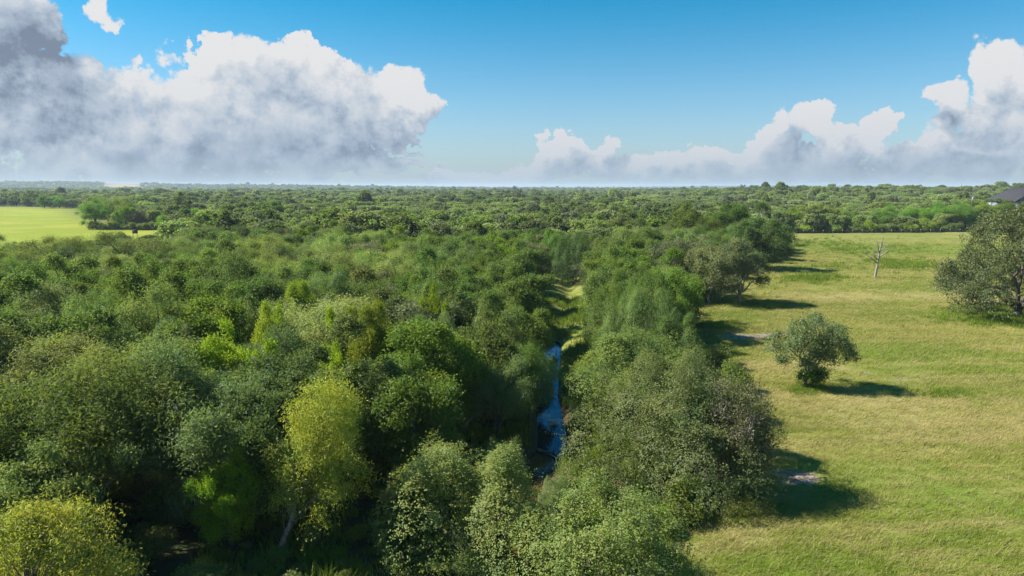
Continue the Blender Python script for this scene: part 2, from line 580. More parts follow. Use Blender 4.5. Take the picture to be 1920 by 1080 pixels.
nrm_c = np.stack([-tan_c[:, 1], tan_c[:, 0]], 1)
wv, wq = [], []
NW = 12
for k in range(NW):
    for s in (-2.4, -0.8, 0.8, 2.4):
        q = CREEK[k] + nrm_c[k] * s
        wv.append((q[0], q[1], -1.72))
for k in range(NW - 1):
    for s in range(3):
        a0 = k * 4 + s
        wq.append((a0, a0 + 4, a0 + 5, a0 + 1))
tag(link('creek_water', mesh_np('creek_water', wv, [np.array(wq)], wm)), kind='structure')


# ------------------------------------------------------------------ plant materials
def leaf_material(name, base, alt, alt_amount=0.35, trans=0.35, gloss=0.07, rough=0.42, odd=None, odd_share=0.0, warm=(1.10, 1.15, 0.55)):
    mat = bpy.data.materials.new(name)
    mat.use_nodes = True
    T = NT(mat.node_tree)
    T.n.clear()
    out = T.new('ShaderNodeOutputMaterial')
    geo = T.new('ShaderNodeNewGeometry')
    isl = geo.outputs['Random Per Island']
    info = T.new('ShaderNodeObjectInfo')
    col = T.mix(T.step(isl, 1.0 - alt_amount - 0.25, 1.0), base, alt)
    if odd is not None:
        col = T.mix(T.step(T.m('FRACT', T.m('MULTIPLY', isl, 17.3)), 1.0 - odd_share - 0.03, 1.0 - odd_share), col, odd)
    blot = T.noise(T.new('ShaderNodeTexCoord').outputs['Object'], 0.55, 3, 0.6).outputs['Fac']
    col = T.mix(T.step(blot, 0.40, 0.62), col, T.mix(1.0, col, (0.78, 0.90, 1.05), 'MULTIPLY'))
    hs = T.new('ShaderNodeHueSaturation')
    T.put(hs.inputs['Hue'], T.m('ADD', 0.488, T.m('MULTIPLY', info.outputs['Random'], 0.026)))
    T.put(hs.inputs['Saturation'], T.m('ADD', 0.86, T.m('MULTIPLY', T.m('FRACT', T.m('MULTIPLY', info.outputs['Random'], 7.7)), 0.3)))
    T.put(hs.inputs['Value'], T.m('ADD', 0.78, T.m('MULTIPLY', T.m('FRACT', T.m('MULTIPLY', info.outputs['Random'], 3.3)), 0.5)))
    T.put(hs.inputs['Color'], col)
    col = T.mix(1.0, hs.outputs[0], info.outputs['Color'], 'MULTIPLY')
    dif = T.new('ShaderNodeBsdfDiffuse')
    T.put(dif.inputs[0], col)
    tr = T.new('ShaderNodeBsdfTranslucent')
    T.put(tr.inputs[0], T.mix(1.0, col, warm, 'MULTIPLY'))
    mx = T.new('ShaderNodeMixShader')
    mx.inputs[0].default_value = trans
    T.put(mx.inputs[1], dif.outputs[0])
    T.put(mx.inputs[2], tr.outputs[0])
    gl = T.new('ShaderNodeBsdfGlossy')
    gl.inputs['Roughness'].default_value = rough
    m2 = T.new('ShaderNodeMixShader')
    m2.inputs[0].default_value = gloss
    T.put(m2.inputs[1], mx.outputs[0])
    T.put(m2.inputs[2], gl.outputs[0])
    T.put(out.inputs[0], m2.outputs[0])
    return mat


def bark_material(name, a, b):
    mat = bpy.data.materials.new(name)
    mat.use_nodes = True
    T = NT(mat.node_tree)
    bs = T.n['Principled BSDF']
    tc = T.new('ShaderNodeTexCoord').outputs['Object']
    mp = T.new('ShaderNodeMapping')
    T.put(mp.inputs[0], tc)
    mp.inputs['Scale'].default_value = (1, 1, 0.25)
    n_ = T.noise(mp.outputs[0], 9.0, 6, 0.7).outputs['Fac']
    T.put(bs.inputs['Base Color'], T.mix(T.step(n_, 0.35, 0.65), a, b))
    bs.inputs['Roughness'].default_value = 0.9
    bs.inputs['Specular IOR Level'].default_value = 0.1
    bp = T.new('ShaderNodeBump')
    bp.inputs['Strength'].default_value = 0.7
    bp.inputs['Distance'].default_value = 0.03
    T.put(bp.inputs['Height'], n_)
    T.put(bs.inputs['Normal'], bp.outputs[0])
    return mat


M = {
    'vine': leaf_material('vine_leaf', (0.200, 0.250, 0.062), (0.285, 0.318, 0.120), 0.45, 0.48, 0.01, 0.50, odd=(0.20, 0.17, 0.11), odd_share=0.03),
    'mesq': leaf_material('feathery_leaf', (0.260, 0.305, 0.088), (0.350, 0.380, 0.150), 0.5, 0.50, 0.01, 0.5),
    'broad': leaf_material('broad_leaf', (0.155, 0.200, 0.045), (0.245, 0.280, 0.085), 0.4, 0.48, 0.01, 0.5),
    'willow': leaf_material('willow_leaf', (0.310, 0.340, 0.070), (0.400, 0.410, 0.125), 0.5, 0.48, 0.02, 0.5, odd=(0.20, 0.17, 0.06), odd_share=0.06, warm=(1.10, 1.12, 0.5)),
    'oak': leaf_material('oak_leaf', (0.145, 0.165, 0.062), (0.215, 0.228, 0.110), 0.4, 0.42, 0.02, 0.50, odd=(0.20, 0.19, 0.14), odd_share=0.04),
    'brush': leaf_material('dry_leaf', (0.140, 0.145, 0.065), (0.210, 0.190, 0.120), 0.5, 0.42, 0.02, 0.5),
    'grass': None,
    'bark': bark_material('bark', (0.060, 0.050, 0.040), (0.150, 0.130, 0.110)),
    'pale_bark': bark_material('pale_bark', (0.14, 0.11, 0.085), (0.30, 0.26, 0.21)),
    'dead': bark_material('dead_wood', (0.15, 0.125, 0.105), (0.33, 0.30, 0.265)),
}


# ------------------------------------------------------------------ plant shapes
def leaf_quads(pts, nrm, length, width, r, hang=0.0):
    n = len(pts)
    nrm = nrm / (np.linalg.norm(nrm, axis=1)[:, None] + 1e-9)
    t = r.normal(size=(n, 3))
    t[:, 2] -= hang
    t -= (t * nrm).sum(1)[:, None] * nrm
    t /= np.linalg.norm(t, axis=1)[:, None] + 1e-9
    b = np.cross(nrm, t)
    L = (length * r.uniform(0.65, 1.3, n))[:, None] / 2
    Wd = (width * r.uniform(0.65, 1.3, n))[:, None] / 2
    fold = nrm * Wd * 0.35
    v = np.stack([pts - t * L, pts + b * Wd + fold, pts + t * L, pts - b * Wd + fold], 1).reshape(-1, 3)
    f = np.arange(4 * n, dtype=np.int32).reshape(-1, 4)
    return v, f


def sphere_dirs(n, r):
    d = r.normal(size=(n, 3))
    return d / np.linalg.norm(d, axis=1)[:, None]


def crown_points(lobes, n, r, shell=(0.62, 1.0), sprig=4, sprig_len=0.4, droop=0.0, low=-0.35, keep_in=0.25, bump=0.16, bump_scale=1.4, up=0.5, gaps=-0.35, rise=0.6, nrand=(0.45, 0.8)):
    """points and normals of leaves on sprigs that cover a union of ellipsoid lobes; lobes: (cx, cy, cz, rx, rz)"""
    lobes = np.asarray(lobes, float)
    area = lobes[:, 3] ** 2
    ns = max(1, int(n / sprig * 2.6))
    pick = r.choice(len(lobes), ns, p=area / area.sum())
    d = sphere_dirs(ns, r)
    d[:, 2] = np.where((d[:, 2] < low) & (r.random(ns) < 0.85), -d[:, 2], d[:, 2])
    lb = lobes[pick]
    rad = shell[0] + (shell[1] - shell[0]) * np.sqrt(r.random(ns))
    ext = np.stack([lb[:, 3], lb[:, 3], lb[:, 4]], 1)
    p = lb[:, :3] + d * ext * rad[:, None]
    p += d * ext * (bump * wobble(p, bump_scale))[:, None]
    thin = wobble(p, 2.6 / max(0.6, float(np.median(lobes[:, 3])))) + 0.5 * wobble(p + 31.0, 5.5 / max(0.6, float(np.median(lobes[:, 3]))))
    # thin out what lies deep inside other lobes
    deep = np.full(ns, 9.0)
    for c in lobes:
        q = (p - c[:3]) / np.array([c[3], c[3], c[4]])
        deep = np.minimum(deep, np.where(np.abs(c - lb).sum(1) < 1e-6, 9.0, (q ** 2).sum(1)))
    ok = (deep > 0.72) | (r.random(ns) < keep_in)
    ok &= (thin > gaps) | (r.random(ns) < 0.12)
    p, d = p[ok][: int(n / sprig)], d[ok][: int(n / sprig)]
    k = len(p)
    out = d * 0.8 + r.normal(size=(k, 3)) * 0.55 + np.array([0, 0, up * rise - droop])
    out /= np.linalg.norm(out, axis=1)[:, None]
    t = (np.arange(sprig) / max(1, sprig - 1))[None, :] * (sprig_len * r.uniform(0.5, 1.4, k))[:, None]
    pts = p[:, None, :] + out[:, None, :] * t[:, :, None]
    pts[:, :, 2] -= droop * t ** 2 * 0.8
    pts = pts.reshape(-1, 3) + r.normal(size=(k * sprig, 3)) * sprig_len * 0.16
    nn = np.repeat(d, sprig, 0) * nrand[0] + np.array([0, 0, up]) + r.normal(size=(k * sprig, 3)) * nrand[1]
    return pts, nn


def limbs(tb, base, tips, r, r0, sides=6, wig=0.12, fork=0.35, sub=3, sub_len=1.2, sub_r=0.02, lean=(0, 0), curve=0.15):
    """trunk from base to a fork, limbs from there to the tips, small branches along the limbs"""
    base = np.asarray(base, float)
    tips = np.asarray(tips, float)
    top = tips.mean(0)
    zf = base[2] + (tips[:, 2].max() - base[2]) * fork
    forkp = np.array([base[0] + (top[0] - base[0]) * fork * 0.8 + lean[0], base[1] + (top[1] - base[1]) * fork * 0.8 + lean[1], zf])
    s = np.linspace(0, 1, 5)[:, None]
    path = base + (forkp - base) * s
    path[1:-1] += r.normal(size=(3, 3)) * wig * 0.5 * np.array([1, 1, 0.2])
    tb.tube(path, np.array([1.35, 1.05, 0.95, 0.9, 0.8]) * r0, sides + 2)
    for tip in tips:
        k = 6
        s = np.linspace(0, 1, k)[:, None]
        st = forkp - (forkp - base) * r.uniform(0, 0.35)
        path = st + (tip - st) * s
        path[:, 2] += (np.sin(s[:, 0] * math.pi) * curve * np.linalg.norm(tip - st))
        path[1:-1] += r.normal(size=(k - 2, 3)) * wig * np.linalg.norm(tip - st) * 0.35
        rr = r0 * 0.55 * (1 - s[:, 0] * 0.82)
        tb.tube(path, rr, max(4, sides - 1))
        for _ in range(sub):
            j = r.integers(2, k)
            a = path[j]
            dv = sphere_dirs(1, r)[0] + (tip - st) / (np.linalg.norm(tip - st) + 1e-6) * 0.7 + np.array([0, 0, 0.25])
            dv /= np.linalg.norm(dv)
            ln = sub_len * r.uniform(0.5, 1.3)
            pp = np.array([a, a + dv * ln * 0.5 + r.normal(size=3) * 0.08 * ln, a + dv * ln + np.array([0, 0, 0.06 * ln])])
            tb.tube(pp, [max(sub_r, rr[j] * 0.5), sub_r * 0.8, sub_r * 0.3], 3)


PROTO = {}


def reg(key, crown, trunk, w, h):
    PROTO.setdefault(key, []).append({'crown': crown, 'trunk': trunk, 'w': w, 'h': h})


def lobes_for(r, w, h, base, n, rl, flat=0.75, spread=0.92, top_bias=0.0, arms=True):
    """lobe centres over an umbrella or dome of width w between base and h"""
    out = []
    sk = r.uniform(0, 6.28, 2)
    tries = 0
    while len(out) < n and tries < 4000:
        tries += 1
        d = sphere_dirs(1, r)[0]
        if d[2] < -0.65 + top_bias:
            continue
        rr = rl * r.choice([0.5, 0.7, 0.9, 1.15, 1.4], p=[.26, .26, .22, .16, .10]) * r.uniform(.9, 1.1)
        rad = r.uniform(0.45, 1.08) ** 0.6
        if arms and len(out) > n * 0.68:
            rr = rl * r.uniform(0.4, 0.7)
            rad = r.uniform(1.0, 1.32)
            d[2] = abs(d[2]) if r.random() < .7 else d[2]
        rad *= 1.0 + 0.16 * math.sin(2 * math.atan2(d[1], d[0]) + sk[0]) + 0.12 * math.sin(3 * math.atan2(d[1], d[0]) + sk[1])
        cx, cy_ = d[0] * (w / 2 * spread - rr) * rad, d[1] * (w / 2 * spread - rr) * rad
        mid = base + (h - base) * 0.45
        cz = mid + d[2] * ((h - mid) - rr * flat) * rad if d[2] > 0 else mid + d[2] * (mid - base) * rad
        if any(np.hypot(cx - o[0], cy_ - o[1]) < 0.45 * rr and abs(cz - o[2]) < 0.5 * rr for o in out):
            continue
        out.append((cx, cy_, cz, rr, rr * flat))
    return out


def build_tree(key, seed, w, h, base, n_lobes, rl, leaves, leaf, mat, bark, flat=0.75, r0=0.2, sprig=4, sprig_len=0.4, droop=0.0, shell=(0.62, 1.0), keep_in=0.25, bump=0.16, bump_scale=1.4, twigs=0, hang=0.0, fork=0.3, up=0.5, lean=(0, 0), lobes=None, top_bias=0.0, sub=3, sides=6, low=-0.35, shoots=0, sub_len=1.2, gaps=-0.35, rise=0.6, nrand=(0.45, 0.8)):
    r = np.random.default_rng(seed)
    lb = lobes if lobes is not None else lobes_for(r, w, h, base, n_lobes, rl, flat, top_bias=top_bias)
    pts, nn = crown_points(lb, leaves, r, shell, sprig, sprig_len, droop, low, keep_in, bump, bump_scale, up, gaps, rise, nrand)
    if shoots:          # long runners that stick out of the top
        L_ = np.asarray(lb)
        idx = r.integers(0, len(L_), shoots)
        d = sphere_dirs(shoots, r)
        d[:, 2] = np.abs(d[:, 2]) * 0.8 + 0.25
        d /= np.linalg.norm(d, axis=1)[:, None]
        st = L_[idx, :3] + d * np.stack([L_[idx, 3], L_[idx, 3], L_[idx, 4]], 1)
        kk = 9
        t = np.linspace(0, 1, kk)[None, :] * (sprig_len * 2.2 * r.uniform(0.5, 1.5, shoots))[:, None]
        dd = d * 0.7 + r.normal(size=(shoots, 3)) * 0.5
        pp = (st[:, None, :] + dd[:, None, :] * t[:, :, None]).reshape(-1, 3) + r.normal(size=(shoots * kk, 3)) * 0.05
        pts = np.vstack([pts, pp])
        nn = np.vstack([nn, r.normal(size=(shoots * kk, 3)) + np.array([0, 0, .4])])
    v, f = leaf_quads(pts, nn, leaf[0], leaf[1], r, hang)
    f = [f]
    tw = Tubes()
    L = np.asarray(lb)
    for _ in range(twigs):
        c = L[r.integers(len(L))]
        d = sphere_dirs(1, r)[0]
        d[2] = abs(d[2]) * 0.9 + 0.1
        a = c[:3] + d * c[3] * 0.3
        e = c[:3] + d * np.array([c[3], c[3], c[4]]) * r.uniform(0.95, 1.25)
        tw.tube([a, (a + e) / 2 + r.normal(size=3) * 0.12, e], [0.028, 0.02, 0.008], 3)
    if twigs:
        f.append(np.concatenate(tw.q) + len(v))
        v = np.vstack([v] + tw.v)
    crown = mesh_np(key + '_crown', v, f, M[mat])
    if twigs:
        crown.materials.append(M[bark])
        mi = np.zeros(len(crown.polygons), np.int32)
        mi[len(f[0]):] = 1
        crown.polygons.foreach_set('material_index', mi)
    tb = Tubes()
    tips = L[:, :3].copy()
    order = r.permutation(len(tips))[: 9]
    limbs(tb, (0, 0, -0.5), tips[order], r, r0, sides, fork=fork, lean=lean, sub=sub, sub_len=sub_len)
    reg(key, crown, tb.mesh(key + '_trunk', M[bark], True), w, h)


# vine smothered trees: heavy lobes whose leaf blanket hangs to the ground
def vine_lobes(seed, w, h, n, rl):
    r = np.random.default_rng(seed)
    out = []
    for k in range(n):
        a = r.uniform(0, 6.28)
        q = math.sqrt(r.random()) if k else 0.0
        rr = rl * r.uniform(0.7, 1.25)
        x, y = math.cos(a) * q * (w / 2 - rr), math.sin(a) * q * (w / 2 - rr)
        topz = h * (1.0 - 0.42 * q ** 2.2) * r.uniform(0.86, 1.0)
        hz = max(rr * 0.9, topz * 0.62)
        out.append((x, y, topz - hz * 0.96, rr, hz))
    return out


for s_, (w_, h_, n_, c_) in enumerate(((10.0, 7.0, 30, 74000), (15.0, 7.2, 58, 125000), (10.0, 6.0, 32, 76000))):
    build_tree('vine', 20 + s_, w_, h_, 0, n_, 2, c_, (0.105, 0.080), 'vine', 'bark', lobes=vine_lobes(50 + s_, w_, h_, n_, 1.5 if s_ != 1 else 1.7), r0=0.2, sprig=4, sprig_len=0.28, shell=(0.80, 1.04), keep_in=0.06, bump=0.30, bump_scale=1.35, up=0.5, low=-0.75, droop=0.3, shoots=420, twigs=36, gaps=-0.10, nrand=(1.1, 0.42))
for s_ in range(4):
    build_tree('mesq', 30 + s_, 8.8, 7.8, 1.4, 30 + s_, 1.35, 46000, (0.21, 0.052), 'mesq', 'bark', flat=0.8, r0=0.17, sprig=6, sprig_len=0.75, droop=0.05, shell=(0.30, 1.0), keep_in=0.35, bump=0.30, bump_scale=1.3, twigs=60, hang=0.1, fork=0.3, gaps=0.08, rise=1.3)
for s_ in range(4):
    build_tree('broad', 40 + s_, 7.8, 8.2, 0.5, 34 + s_, 1.3, 46000, (0.165, 0.10), 'broad', 'bark', flat=0.95, r0=0.19, sprig=5, sprig_len=0.48, shell=(0.50, 1.02), keep_in=0.15, bump=0.26, bump_scale=1.4, twigs=24, gaps=-0.02, rise=0.9)
for s_ in range(3):
    build_tree('oak', 60 + s_, 9.0, 9.0, 0.8, 32, 1.35, 34000, (0.175, 0.085), 'oak', 'pale_bark', flat=0.8, r0=0.24, sprig=4, sprig_len=0.45, shell=(0.40, 1.0), keep_in=0.2, bump=0.28, bump_scale=1.3, twigs=150, sub=5, gaps=0.02, rise=0.8)
for s_ in range(2):
    build_tree('brush', 70 + s_, 5.0, 5.0, 0.4, 15, 1.0, 12000, (0.14, 0.055), 'brush', 'pale_bark', flat=0.9, r0=0.09, sprig=4, sprig_len=0.5, shell=(0.35, 1.05), keep_in=0.5, bump=0.3, twigs=230, sub=6)
for s_ in range(3):
    build_tree('shrub', 80 + s_, 2.6, 2.0, 0.1, 9, 0.6, 4200, (0.17, 0.085), 'broad', 'bark', flat=0.85, r0=0.05, sprig=4, sprig_len=0.38, shell=(0.4, 1.05), keep_in=0.4, bump=0.3, bump_scale=2.0, twigs=14, rise=1.0)


# ------------------------------------------------------------------ placing trees
FOOT = []           # footprints already taken: x, y, radius
RZ = random.Random(5)


def plant(key, name, x, y, h, w, label, cat, group=None, var=None, tint=(1, 1, 1), rz=None, z=None, foot=0.36, copies=PROTO):
    pr = copies[key][var if var is not None else RZ.randrange(len(copies[key]))]
    root = empty(name, (x, y, tz(x, y) if z is None else z), RZ.uniform(0, 6.28) if rz is None else rz)
    root.scale = (w / pr['w'], w / pr['w'], h / pr['h'])
    tag(root, label, cat, group)
    t = link('trunk', pr['trunk'], root)
    c = link('crown', pr['crown'], root)
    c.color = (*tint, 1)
    FOOT.append((x, y, w * foot))
    return root


def top(px, py, h, w=0.0):
    """where a tree of height h stands whose crown top shows at a pixel"""
    return at(px, py, h)


VT, BT, MT, OT = 'vine_covered_tree', 'broadleaf_tree', 'feathery_tree', 'oak_tree'
HERO = [
    # key, name, px, py of crown top, height, width, tint, label, category
    ('vine', VT, 1180, 618, 6.8, 12.5, (1, 1, 1), 'vine-smothered tree with a rounded dome beside the narrow blue water', 'tree', 0),
    ('vine', VT, 1256, 682, 7.2, 14.6, (1.05, 1.05, 1), 'biggest vine-draped tree, a broad pale-green mound between the water and the pasture', 'tree', 1),
    ('vine', VT, 1128, 908, 5.6, 9.6, (1.08, 1.05, 1), 'vine-covered mound at the bottom edge next to the open pasture', 'tree', 2),
    ('vine', VT, 862, 826, 5.8, 10.0, (1.05, 1.02, 1.05), 'round silvery vine-covered mound at the bottom edge nearest the yellow willow', 'tree', 0),
    ('vine', VT, 1038, 890, 2.9, 3.6, (0.95, 1, 0.9), 'small vine-covered bush wedged between two larger vine mounds below the brown pool', 'bush', 1),
    ('vine', VT, 938, 818, 3.6, 4.2, (1, 1, 0.95), 'low vine-covered bush directly behind the silvery mound beside the pool', 'bush', 2),
    ('vine', VT, 1330, 740, 6.0, 8.0, (0.85, 0.9, 0.8), 'darker vine-draped tree on the pasture side of the biggest mound', 'tree', 2),
    ('vine', VT, 1195, 512, 8.6, 12.5, (0.85, 0.95, 0.8), 'dark dome-shaped vine-clad tree above the grassy gap in the canopy', 'tree', 1),
    ('vine', VT, 1265, 590, 5.6, 6.5, (0.75, 0.9, 0.7), 'dark green vine-clad tree shading the bare soil patch in the pasture', 'tree', 0),
    ('brush', 'brush_tree', 1372, 715, 7.0, 5.2, (1, 0.98, 0.95), 'tall grey-brown twiggy thicket on the pasture face of the biggest vine mound', 'bush', 0),
    ('brush', 'brush_tree', 1398, 812, 3.8, 3.6, (1.1, 0.95, 0.95), 'low tangle of bare grey twigs beside the shaded soil patch', 'bush', 1),
    ('oak', OT, 1262, 440, 10.4, 10.0, (1.1, 1.1, 1), 'grey-green oak with bare upper twigs, farthest from the pasture in its row', 'tree', 0),
    ('oak', OT, 1335, 447, 10.2, 10.0, (1.2, 1.1, 1.05), 'grey oak with whitish twigs midway along the pasture edge', 'tree', 1),
    ('oak', OT, 1392, 455, 9.6, 10.0, (1.2, 1.15, 1.15), 'grey oak standing against the tallest dark trees at the pasture edge', 'tree', 2),
    ('broad', BT, 1300, 393, 12.5, 13.0, (0.95, 0.95, 0.8), 'tall green tree rising over the grey oaks, farther from the pasture', 'tree', 0),
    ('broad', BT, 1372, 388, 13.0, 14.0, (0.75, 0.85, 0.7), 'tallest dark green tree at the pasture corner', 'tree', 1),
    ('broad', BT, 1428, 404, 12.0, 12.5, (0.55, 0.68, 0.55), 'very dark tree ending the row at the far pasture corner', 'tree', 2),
    ('broad', 'shrub', 1460, 452, 5.0, 8.0, (0.7, 0.75, 0.6), 'low dark bush skirting the end of the pasture tree row', 'bush', 3),
    ('broad', BT, 955, 505, 9.0, 10.0, (0.75, 0.85, 0.7), 'dark green tree overhanging the grassy gap from the forest side', 'tree', 0),
    ('broad', BT, 985, 570, 7.0, 6.0, (0.85, 0.85, 0.7), 'olive dark tree leaning over the creek just upstream of the light feathery one', 'tree', 1),
    ('mesq', 'creekside_tree', 992, 632, 6.4, 5.2, (0.95, 1.1, 0.75), 'light green feathery tree leaning over the blue water', 'tree', 0),
    ('mesq', 'creekside_tree', 930, 668, 5.8, 5.5, (0.70, 0.75, 0.75), 'greyish thin-leaved tree beside the light feathery one over the water', 'tree', 1),
    ('broad', BT, 905, 590, 8.2, 8.0, (0.95, 0.98, 0.9), 'grey-green leafy tree behind the feathery creekside tree', 'tree', 3),
    ('broad', BT, 800, 600, 8.6, 9.0, (0.85, 0.92, 0.85), 'broad dark tree above the shaded hollow nearest the feathery creekside tree', 'tree', 1),
    ('broad', BT, 650, 640, 8.8, 8.5, (0.85, 0.92, 0.85), 'dark leafy tree rising right behind the yellow willow', 'tree', 2),
    ('broad', BT, 745, 680, 7.8, 7.5, (0.72, 0.82, 0.75), 'dark tree on the shaded bank behind the creek-facing side of the willow', 'tree', 0),
    ('broad', BT, 520, 690, 8.4, 8.0, (0.8, 0.85, 0.8), 'dusty green tree close behind the willow on its shaded side', 'tree', 3),
    ('mesq', MT, 370, 670, 9.0, 10.0, (0.62, 0.68, 0.72), 'wide grey-green feathery crown above the small bright sapling', 'tree', 2),
    ('mesq', MT, 120, 690, 9.2, 11.0, (0.60, 0.62, 0.62), 'huge dusky feathery tree with dark forked limbs showing at the frame edge', 'tree', 3),
    ('mesq', MT, 240, 650, 9.0, 10.0, (0.68, 0.70, 0.66), 'dusky feathery tree between the forked-limb giant and the grey-green crown', 'tree', 0),
    ('broad', 'sapling', 418, 835, 5.4, 3.6, (1.15, 1.25, 0.55), 'small bright green sapling in the dark hollow beside the willow', 'tree', 3),
    ('broad', BT, 430, 622, 8.8, 5.0, (1.55, 1.50, 0.45), 'lime-yellow tree top, widest bright patch in the near canopy', 'tree', 0),
    ('broad', BT, 690, 572, 9.0, 4.4, (1.55, 1.50, 0.45), 'lime-yellow tree top tallest among the bright patches, beside the dark shade', 'tree', 1),
    ('broad', BT, 618, 622, 8.4, 2.6, (1.55, 1.50, 0.45), 'little lime-yellow tree top just above the willow', 'tree', 2),
    ('broad', BT, 508, 575, 8.8, 3.2, (1.55, 1.50, 0.45), 'small lime tree top behind the silvery vine clump', 'tree', 3),
    ('broad', BT, 820, 550, 8.6, 3.2, (1.55, 1.50, 0.45), 'small lime tree top in front of the dark mid-forest shade', 'tree', 0),
    ('broad', BT, 560, 536, 8.8, 3.8, (1.55, 1.50, 0.45), 'lime tree top farthest back of the bright canopy patches', 'tree', 1),
    ('vine', VT, 478, 585, 7.6, 6.0, (1.05, 1.0, 1.1), 'silvery vine clump within the canopy beside the widest lime patch', 'tree', 2),
    ('vine', VT, 365, 618, 7.4, 4.5, (1.1, 1.05, 1.1), 'small pale vine clump in the canopy next to the widest lime patch', 'tree', 0),
    ('mesq', MT, 110, 438, 9.5, 14.0, (0.75, 0.78, 0.62), 'large spreading tree at the near edge of the bright yellow field', 'tree', 0),
    ('mesq', MT, 262, 442, 9.5, 15.0, (0.80, 0.84, 0.66), 'wide open-crowned tree with a forked dark trunk below the yellow field', 'tree', 1),
    ('broad', BT, 90, 500, 6.0, 5.5, (1.6, 1.7, 0.6), 'bright green bush in front of the large tree at the yellow field edge', 'bush', 2),
    ('broad', BT, 510, 378, 11.0, 14.0, (0.85, 0.95, 0.8), 'tall dark round tree standing above the canopy beyond the yellow field', 'tree', 1),
    ('broad', BT, 1170, 405, 10.0, 11.0, (0.95, 0.9, 0.6), 'rounded green tree next to the tiny clearing', 'tree', 2),
    ('broad', BT, 930, 445, 9.5, 8.0, (1.2, 1.2, 0.7), 'bright leafy tree among dark neighbours in mid forest', 'tree', 3),
    ('vine', VT, 1080, 440, 9.0, 11.0, (0.6, 0.75, 0.65), 'very dark vine-hung tree at the head of the grassy gap', 'tree', 1),
    ('vine', VT, 1040, 432, 9.0, 10.0, (0.7, 0.85, 0.75), 'dark vine-hung tree on the forest side at the head of the gap', 'tree', 0),
]
SHORT = ['vine dome beside the water', 'biggest vine mound', 'bottom vine mound by the pasture', 'silvery bottom vine mound', 'small vine bush by the pool', 'low vine bush behind the silvery mound', 'dark vine tree by the mound', 'vine-clad dome above the gap', 'vine tree by the bare soil', 'grey-brown thicket', 'grey twig tangle',
         'first pasture oak', 'middle pasture oak', 'last pasture oak', 'tall tree over the oaks', 'tallest corner tree', 'very dark corner tree', 'dark corner bush', 'dark tree overhanging the gap', 'olive tree over the creek', 'light feathery creekside tree', 'greyish creekside tree', 'grey-green creekside tree', 'broad dark hollow tree', 'dark tree behind the willow', 'dark bank tree', 'dusty tree by the willow',
         'wide grey-green crown', 'fork-limbed giant', 'dusky feathery neighbour', 'bright sapling', 'widest lime patch', 'tallest lime patch', 'smallest lime patch', 'lime patch by the silvery clump', 'lime patch before the shade', 'farthest lime patch', 'silvery vine clump', 'small pale vine clump',
         'large tree at the yellow field', 'fork-trunked field tree', 'bright field-edge bush', 'tall round tree past the yellow field', 'round tree by the clearing', 'bright mid-forest tree', 'very dark gap tree', 'dark vine-hung gap tree']
MARKS = []
for (key, name, px, py, h, w, tint, label, cat, var), short in zip(HERO, SHORT):
    p = top(px, py, h)
    root = plant(key, name, p[0], p[1], h, w, label, cat, var=var, tint=tint, z=max(tz(p[0], p[1]), -0.5))
    MARKS.append((root.name, short))

# ---- the leaning yellow willow and the one in the corner
def willow(seed, w, h, lean):
    r = np.random.default_rng(seed)
    lb = []
    for k in range(34):
        t = r.uniform(0.30, 1.0)
        wid = w * 0.5 * math.sin(min(1.0, (1.06 - t) * 2.2) * 1.35) * 0.95
        a = r.uniform(0, 6.28)
        q = math.sqrt(r.random())
        rr = r.uniform(0.45, 1.05)
        lb.append((lean * t ** 0.75 + math.cos(a) * q * max(0.1, wid - rr * 0.6), math.sin(a) * q * max(0.1, wid - rr * 0.6), h * t - rr * 0.8, rr, rr * 1.0))
    return lb


for sd_, (w_, h_, ln_) in enumerate(((5.6, 9.4, 2.9), (7.5, 7.2, 0.6))):
    r_ = np.random.default_rng(90 + sd_)
    lb_ = willow(91 + sd_, w_, h_, ln_)
    pts_, nn_ = crown_points(lb_, 48000, r_, (0.30, 1.02), 6, 0.62, 0.50, -0.9, 0.55, 0.42, 1.5, 0.25, 0.30)
    v_, f_ = leaf_quads(pts_, nn_, 0.15, 0.036, r_, 0.9)
    tb_ = Tubes()
    for a_, r0_ in (((0, 0), 0.125), ((0.25, 0.3), 0.055)):
        s = np.linspace(0, 1, 9)[:, None]
        pth = np.array([a_[0], a_[1], -0.4]) + s * np.array([ln_ * (1.05 if r0_ > .08 else .3), 0.0, h_ * (0.92 if r0_ > .08 else .6)])
        pth[1:-1] += r_.normal(size=(7, 3)) * 0.07
        tb_.tube(pth, r0_ * (1.2 - s[:, 0]), 7)
        for c_ in lb_[:: (1 if r0_ > .08 else 5)]:
            c_ = np.array(c_)
            j = int(np.clip((c_[2] / h_ - 0.22) * 9, 2, 7))
            mid_ = (pth[j] + c_[:3]) / 2 + np.array([0, 0, 0.25])
            tb_.tube([pth[j], mid_, c_[:3] + np.array([0, 0, .3])], [0.040, 0.024, 0.010], 4)
    reg('willow', mesh_np('willow_crown', v_, [f_], M['willow']), tb_.mesh('willow_trunk', M['pale_bark'], True), w_, h_)
assert len(HERO) == len(SHORT)
p = at(530, 1030)
plant('willow', 'willow_tree', p[0] - 0.35, p[1], 9.4, 5.6, 'yellow-green willow with a bare leaning trunk standing alone in the dark hollow', 'tree', var=0, rz=0.0, tint=(1, 1, 1))
p = top(45, 902, 7.2)
plant('willow', 'willow_tree', p[0], p[1] - 1.0, 7.2, 8.2, 'golden yellow willow crown cut off by the bottom corner of the view', 'tree', var=1, rz=0.4, tint=(1.05, 0.98, 0.9), foot=0.62)

